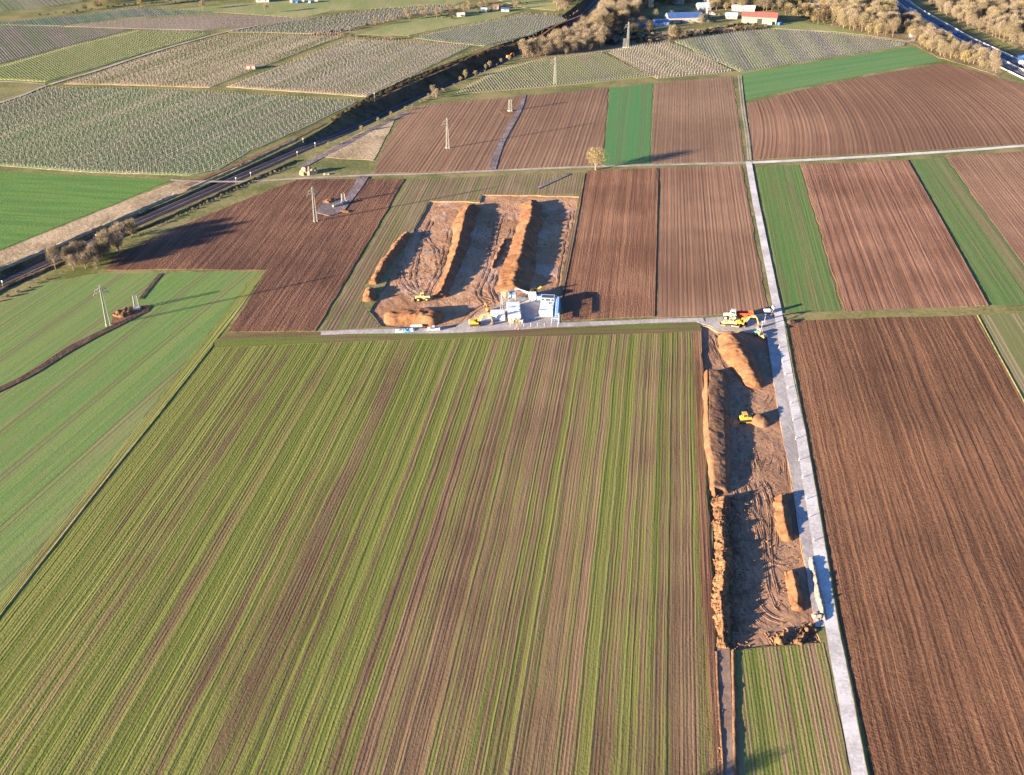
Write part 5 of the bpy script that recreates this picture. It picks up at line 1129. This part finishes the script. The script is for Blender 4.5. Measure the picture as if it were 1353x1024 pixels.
line([(530, 52), (580, 41), (620, 33), (660, 25), (700, 18)], ['s', 'b', 's'], 5, .6, 'brown shrub in the row along the upper edge of the bluish vineyard', 'shrub', 'shrubs above the bluish vineyard', 35, 3)
wood([(560, 24), (600, 25), (640, 17), (690, 12), (700, 5), (640, 3), (590, 12)], ['B', 'b', 'y', 'B'], 8, .6, 'garden tree among the sheds at the top centre', 'tree', 'garden trees at the top centre', 36)
line([(540, 26), (570, 23), (600, 20)], ['y'], 5.5, .5, 'small fruit tree in the orchard row at the top centre', 'tree', 'orchard row', 37, 2)
# tree below the picture whose shadow falls across the track at the bottom
put('y', G(640, 1128) + Vector((24, 3, 0)), .72, 'bare tree below the picture edge casting its shadow by the white road', 'tree', None)
# ================================================================== FARM, HUTS
M['redroof'] = plain('red_sheet_roof', (0.45, 0.10, 0.08), .5, 0, .1, .3); M['wallw'] = plain('white_wall', (.30, .29, .275), .8); M['wallg'] = plain('grey_green_wall', (.20, .21, .18), .8)
M['solar'] = plain('blue_roof_panels', (0.05, 0.10, 0.26), .2, .1, .15, .5, .6); M['tile'] = plain('brown_tile_roof', (.26, .13, .09), .8); M['sand'] = plain('sand_render', (.62, .50, .33), .85)
def house(name, px, py, L, Wd, h, rh, rz, wall, roof, label, cat='building', wins=3, door=True, eave=.4, group=None):
    t = empty(name, G(px, py), R(rz), label, cat, group)
    mb = MB(); x, y = L / 2, Wd / 2
    mb.add([(-x, -y, 0), (x, -y, 0), (x, y, 0), (-x, y, 0), (-x, -y, h), (x, -y, h), (x, y, h), (-x, y, h), (-x, 0, h + rh - .05), (x, 0, h + rh - .05)], [(0, 1, 5, 4), (2, 3, 7, 6), (1, 2, 6, 9, 5), (3, 0, 4, 8, 7)])
    wl = mb.build('wall', M[wall], t)
    k = rh / y; X = x + eave; Y = y + eave; z0 = h - eave * k
    mb = MB()
    for s_ in (-1, 1):
        vs = [(-X, s_ * Y, z0), (X, s_ * Y, z0), (X, 0, h + rh), (-X, 0, h + rh)]; vs += [(a, b_, c + .18) for a, b_, c in vs]
        mb.add(vs, [(0, 1, 2, 3), (4, 5, 6, 7), (0, 1, 5, 4), (0, 3, 7, 4), (1, 2, 6, 5)])
    mb.build('roof', M[roof], t)
    for i in range(wins):
        xx = -x + L * (i + .5) / wins; wf = MB(); wf.box(xx - .6, xx + .6, -y - .06, -y, 1.1, 2.3); o = wf.build('window', M['wallw' if wall != 'wallw' else 'wallg'], t)
        mg = MB(); mg.box(xx - .48, xx + .48, -y - .09, -y - .06, 1.2, 2.2); mg.build('pane', M['glass'], o)
    if door: mb = MB(); xx = x - L / max(3, wins * 2); mb.box(xx - .7, xx + .7, -y - .05, -y - .003, 0, 2.2) if wins == 0 else mb.box(-.3, .9, -y - .05, -y, 0, 2.1); mb.build('door', M['grey'], t)
    return t
t = house('farm_hall', 1003, 29, 29, 15, 5.5, 2.6, -14, 'wallg', 'redroof', 'large farm hall with a bright red gabled roof beside the pale vineyard', 'hall', 0, False, .5)
mb = MB(); mb.box(-1.5, 2.5, -7.56, -7.5, 0, 4.2); mb.build('gate', M['dark'], t); mb = MB(); mb.box(14.5, 14.56, -3, 3, 0, 4.5); mb.build('gate', M['lblue'], t)
mb = MB(); mb.box(5, 11, -10.0, -7.5, 0, 2.6); mb.build('annex', M['wallw'], t)
t = house('barn', 903, 28, 30, 12, 4.2, 3.2, 8, 'wallw', 'solar', 'long barn with a blue panelled roof and white gable among the trees', 'barn', 4)
house('shed', 873, 33, 12, 8, 3, 1.8, 12, 'lblue', 'solar', 'low blue grey shed left of the blue roofed barn', 'shed', 2)
t = empty('silo', G(860, 9), 0, 'sand coloured round silo tower at the top edge of the farm', 'silo')
mb = MB(); mb.tube((0, 0, 0), (0, 0, 11), 2.6, 2.6, 18); mb.build('silo_wall', M['sand'], t); mb = MB(); mb.tube((0, 0, 11), (0, 0, 12), 2.7, .4, 18); mb.build('silo_roof', M['grey'], t)
house('house', 896, 4, 10, 8, 5, 2.4, -4, 'wallw', 'tile', 'white house with two dark openings at the top edge above the barn', 'house', 2)
house('house', 929, 13, 11, 8, 4, 2.2, 10, 'wallw', 'lblue', 'pale house with a light blue roof between barn and red roofed hall', 'house', 3)
house('shed', 966, 24, 10, 7, 3, 1.6, -10, 'wallw', 'lblue', 'small white shed with blue roof just left of the red roofed hall', 'shed', 2)
house('shed', 982, 14, 20, 7, 3.2, 1.4, -14, 'wallw', 'cont', 'long white roofed shed behind the red roofed hall', 'shed', 3)
house('shed', 1073, 11, 21, 6, 3, 1.2, -10, 'sand', 'wallw', 'long sand coloured shed with pale roof in the clearing right of the hall', 'shed', 4)
house('house', 1076, 2, 8, 7, 5, 2, -4, 'wallw', 'redroof', 'small white house at the top edge above the long sand coloured shed', 'house', 2)
house('house', 1040, -1, 16, 9, 4, 2.6, -8, 'wallw', 'wallw', 'white roofed house at the top edge behind the wood', 'house', 3)
house('vineyard_hut', 332, 91, 6.2, 4.2, 2.5, .7, 4, 'wallw', 'tile', 'little white hut with one dark opening standing alone between the tan vineyards', 'hut', 1, False, .15)
house('house', 348, 2, 12, 8, 3.5, 1.6, 0, 'wallw', 'tile', 'small pale house at the top edge left of the row of vans', 'house', 2)
house('garden_shed', 609, 22, 6, 4, 2.4, .9, 15, 'sand', 'cont', 'small tan garden shed with pale roof in the orchard', 'shed', 1)
house('garden_shed', 640, 16, 5, 4, 2.6, 1, -10, 'wallw', 'lblue', 'small white and blue garden shed left of the other sheds at the top centre', 'shed', 1)
house('garden_shed', 655, 12, 5, 4, 2.8, 1, 5, 'wallw', 'tile', 'small white garden shed with brown roof at the top centre', 'shed', 1)
house('garden_shed', 668, 15, 7, 4, 2.2, .9, -12, 'wallw', 'solar', 'small garden shed with dark blue roof at the top centre', 'shed', 1)
house('garden_shed', 832, 26, 7, 5, 2.4, .9, 12, 'sand', 'wallw', 'sunlit pale roofed hut in the shade beside the wood', 'shed', 1)
# vehicles far away
def van(px, py, rz, label, mat='cont', L=5.2, h=2.3, grp=None, z=0):
    t = empty('parked_van', G(px, py, z), R(rz), label, 'van', grp)
    for x in (-L * .3, L * .3):
        for y in (-.85, .85): wheel(t, x, y, .36, .22, M['grey'])
    mb = MB(); mb.prism([(-L / 2, .4), (L / 2, .4), (L / 2, 1.15), (L / 2 - .9, 1.35), (L / 2 - 1.5, h), (-L / 2, h)], -.98, .98); mb.build('body', M[mat], t)
    mb = MB(); mb.add([(L / 2 - .92, -.85, 1.38), (L / 2 - .92, .85, 1.38), (L / 2 - 1.45, .8, h - .1), (L / 2 - 1.45, -.8, h - .1)], [(0, 1, 2, 3)]); mb.box(L / 2 - 2.6, L / 2 - 1.6, -1.0, 1.0, 1.4, h - .25); mb.build('cab_window', M['glass'], t); return t
vl = ('white van, first from the left in the row at the top edge', 'blue van, second in the row at the top edge', 'white van, third in the row at the top edge', 'pale blue van, fourth in the row at the top edge', 'white van, last in the row at the top edge')
for i, (px, mt) in enumerate(((386, 'cont'), (393, 'blue'), (401, 'cont'), (409, 'lblue'), (418, 'cont'))): van(px, 3 + i % 2, 80 + i * 7, vl[i], mt, grp='vans parked at the top edge')
for px, py, lab, mt in ((1203, 13, 'small white car on the motorway, upper left of two', 'cont'), (1208, 15, 'small pale car on the motorway, lower right of two', 'cont'), (1244, 36, 'dark car on the motorway between the two guard rails', 'dark'), (1262, 45, 'blue car on the motorway, farther from the sign', 'blue')):
    p = G(px, py, .27); van(px, py, -85, lab, mt, 4.4, 1.6, 'cars on the motorway', .27)
t = empty('truck', G(1352, 88, .27), R(-84), 'white lorry on the motorway cut by the right picture edge', 'truck')
mb = MB(); mb.box(-6, 1.5, -1.25, 1.25, 1.0, 3.8); mb.build('cargo_box', M['cont'], t); mb = MB(); mb.prism([(1.8, .5), (3.9, .5), (3.9, 2.0), (3.5, 3.3), (1.8, 3.3)], -1.2, 1.2); mb.build('cabin', M['white'], t)
for x in (-4.8, -3.6, 2.8):
    for y in (-1.05, 1.05): wheel(t, x, y, .5, .3, M['grey'])
for i_, (px, py, rz_, mt, lab) in enumerate(((846, 33, 20, 'cont', 'white van in the shaded yard left of the blue grey shed'), (853, 35, 5, 'blue', 'blue van in the shaded yard beside the white one'), (925, 22, 70, 'lblue', 'pale blue van between the barn and the thin mast'), (941, 20, 15, 'cont', 'white van parked just right of the thin mast'), (1031, 33, 40, 'blue', 'blue van parked at the shaded right end of the red roofed hall'))): van(px, py, rz_, lab, mt)
wood([(845, 30), (868, 28), (885, 36), (925, 33), (950, 28), (975, 24), (960, 18), (925, 16), (890, 18), (855, 22)], ['b', 'y', 's', 'B'], 9, .55, 'small garden tree standing between the farm buildings', 'tree', 'garden trees between the farm buildings', 50)
van(1206, 49, 20, 'white van parked at the gravel corner where the tree belt begins', 'cont')
t = empty('motorway_sign', G(1347, 84), R(8), 'blue motorway sign on two posts beyond the carriageways', 'road sign')
mb = MB(); mb.box(-2.6, 2.6, -.1, .1, 2.2, 6.2); mb.build('sign_panel', M['skyb'], t); mb = MB(); mb.box(-2.0, 1.2, -.13, -.1, 4.8, 5.2); mb.box(-2.0, .4, -.13, -.1, 3.6, 4.0); mb.build('lettering', M['white'], t)
for x in (-1.8, 1.8): mb = MB(); mb.tube((x, .1, 0), (x, .1, 6), .1); mb.build('sign_post', M['galv'], t)
t = empty('radio_mast', G(933, 27), 0, 'thin white lattice mast rising between barn and garden trees', 'mast'); mb = MB(); lattice(mb, 0, 19, 1.3, .6, 16, .09); mb.build('lattice_frame', M['white'], t); mb = MB(); mb.box(-1, 1, -1, 1, -.3, .4); mb.build('footing', M['conc2'], t)
t = empty('orange_digger', G(672, 77), R(30), 'small orange digger on the rim of the cutting beside the belt of trees', 'digger')
mb = MB(); mb.box(-1.6, 1.2, -1, 1, .8, 2.2, 0, .2, .1); mb.build('body', M['orange'], t); track(t, -.9, 3.2, .5, .4); track(t, .9, 3.2, .5, .4); arm([(1, 1.4), (2.5, 3.4), (4.4, 3.2)], .35, .4, .3).build('boom', M['orange'], t); arm([(4.2, 3.5), (5, 1)], .3, .3, .25).build('stick', M['orange'], t)
mb = MB(); mb.prism([(4.8, 1), (5.4, .9), (5.2, .2), (4.4, .1)], -.5, .5); mb.build('bucket', M['dirt'], t)

QUEUE.sort(key=lambda q: -q[0]); nb = [0, 0]; rest_ = []
for q in QUEUE:
    _, is_b, kind, loc, sc_, label, cat, group, ang, r_, z_, w_ = q
    if nb[is_b] < 285: nb[is_b] += 1; put_now(kind, loc, sc_, label, cat, group, random.Random(r_))
    else: rest_.append(q)
import numpy as np
def merged(name, items, label, cat):
    if not items: return
    VV = []; nv = 0; FF = []; MI = []; mats = []
    for _, is_b, kind, loc, sc_, lab, cat_, group, ang, r_, z_, w_ in items:
        src = protos[kind][int(r_ * 99) % len(protos[kind])]
        for ch in src.children:
            me = ch.data; m_ = me.materials[0]
            if m_ not in mats: mats.append(m_)
            keepf = [p for i, p in enumerate(me.polygons) if ('crown' not in ch.name and 'foliage' not in ch.name) or i % 2 == 0]
            co = np.empty(len(me.vertices) * 3); me.vertices.foreach_get('co', co); co = co.reshape(-1, 3) * sc_
            c, s_ = math.cos(ang), math.sin(ang); X = co[:, 0] * c - co[:, 1] * s_ + loc.x; Y = co[:, 0] * s_ + co[:, 1] * c + loc.y; Z = co[:, 2] * z_ + loc.z
            VV.append(np.stack([X, Y, Z], 1)); FF += [[v + nv for v in p.vertices] for p in keepf]; MI += [mats.index(m_)] * len(keepf); nv += len(co)
    tag(mesh_obj(name, np.concatenate(VV).tolist(), FF, mats, None, MI), label, cat, None, 'stuff')
merged('woodland', [q for q in rest_ if not q[1]], 'farther bare trees merging into the woods along the top', 'woodland')
merged('undergrowth', [q for q in rest_ if q[1]], 'farther shrubs and tufts merging into hedges and verges', 'undergrowth')
print('trees', nb, len(rest_))
for k_ in protos:
    for o in protos[k_]:
        if o.name not in used_p:
            for ch in list(o.children): bpy.data.objects.remove(ch)
            bpy.data.objects.remove(o)
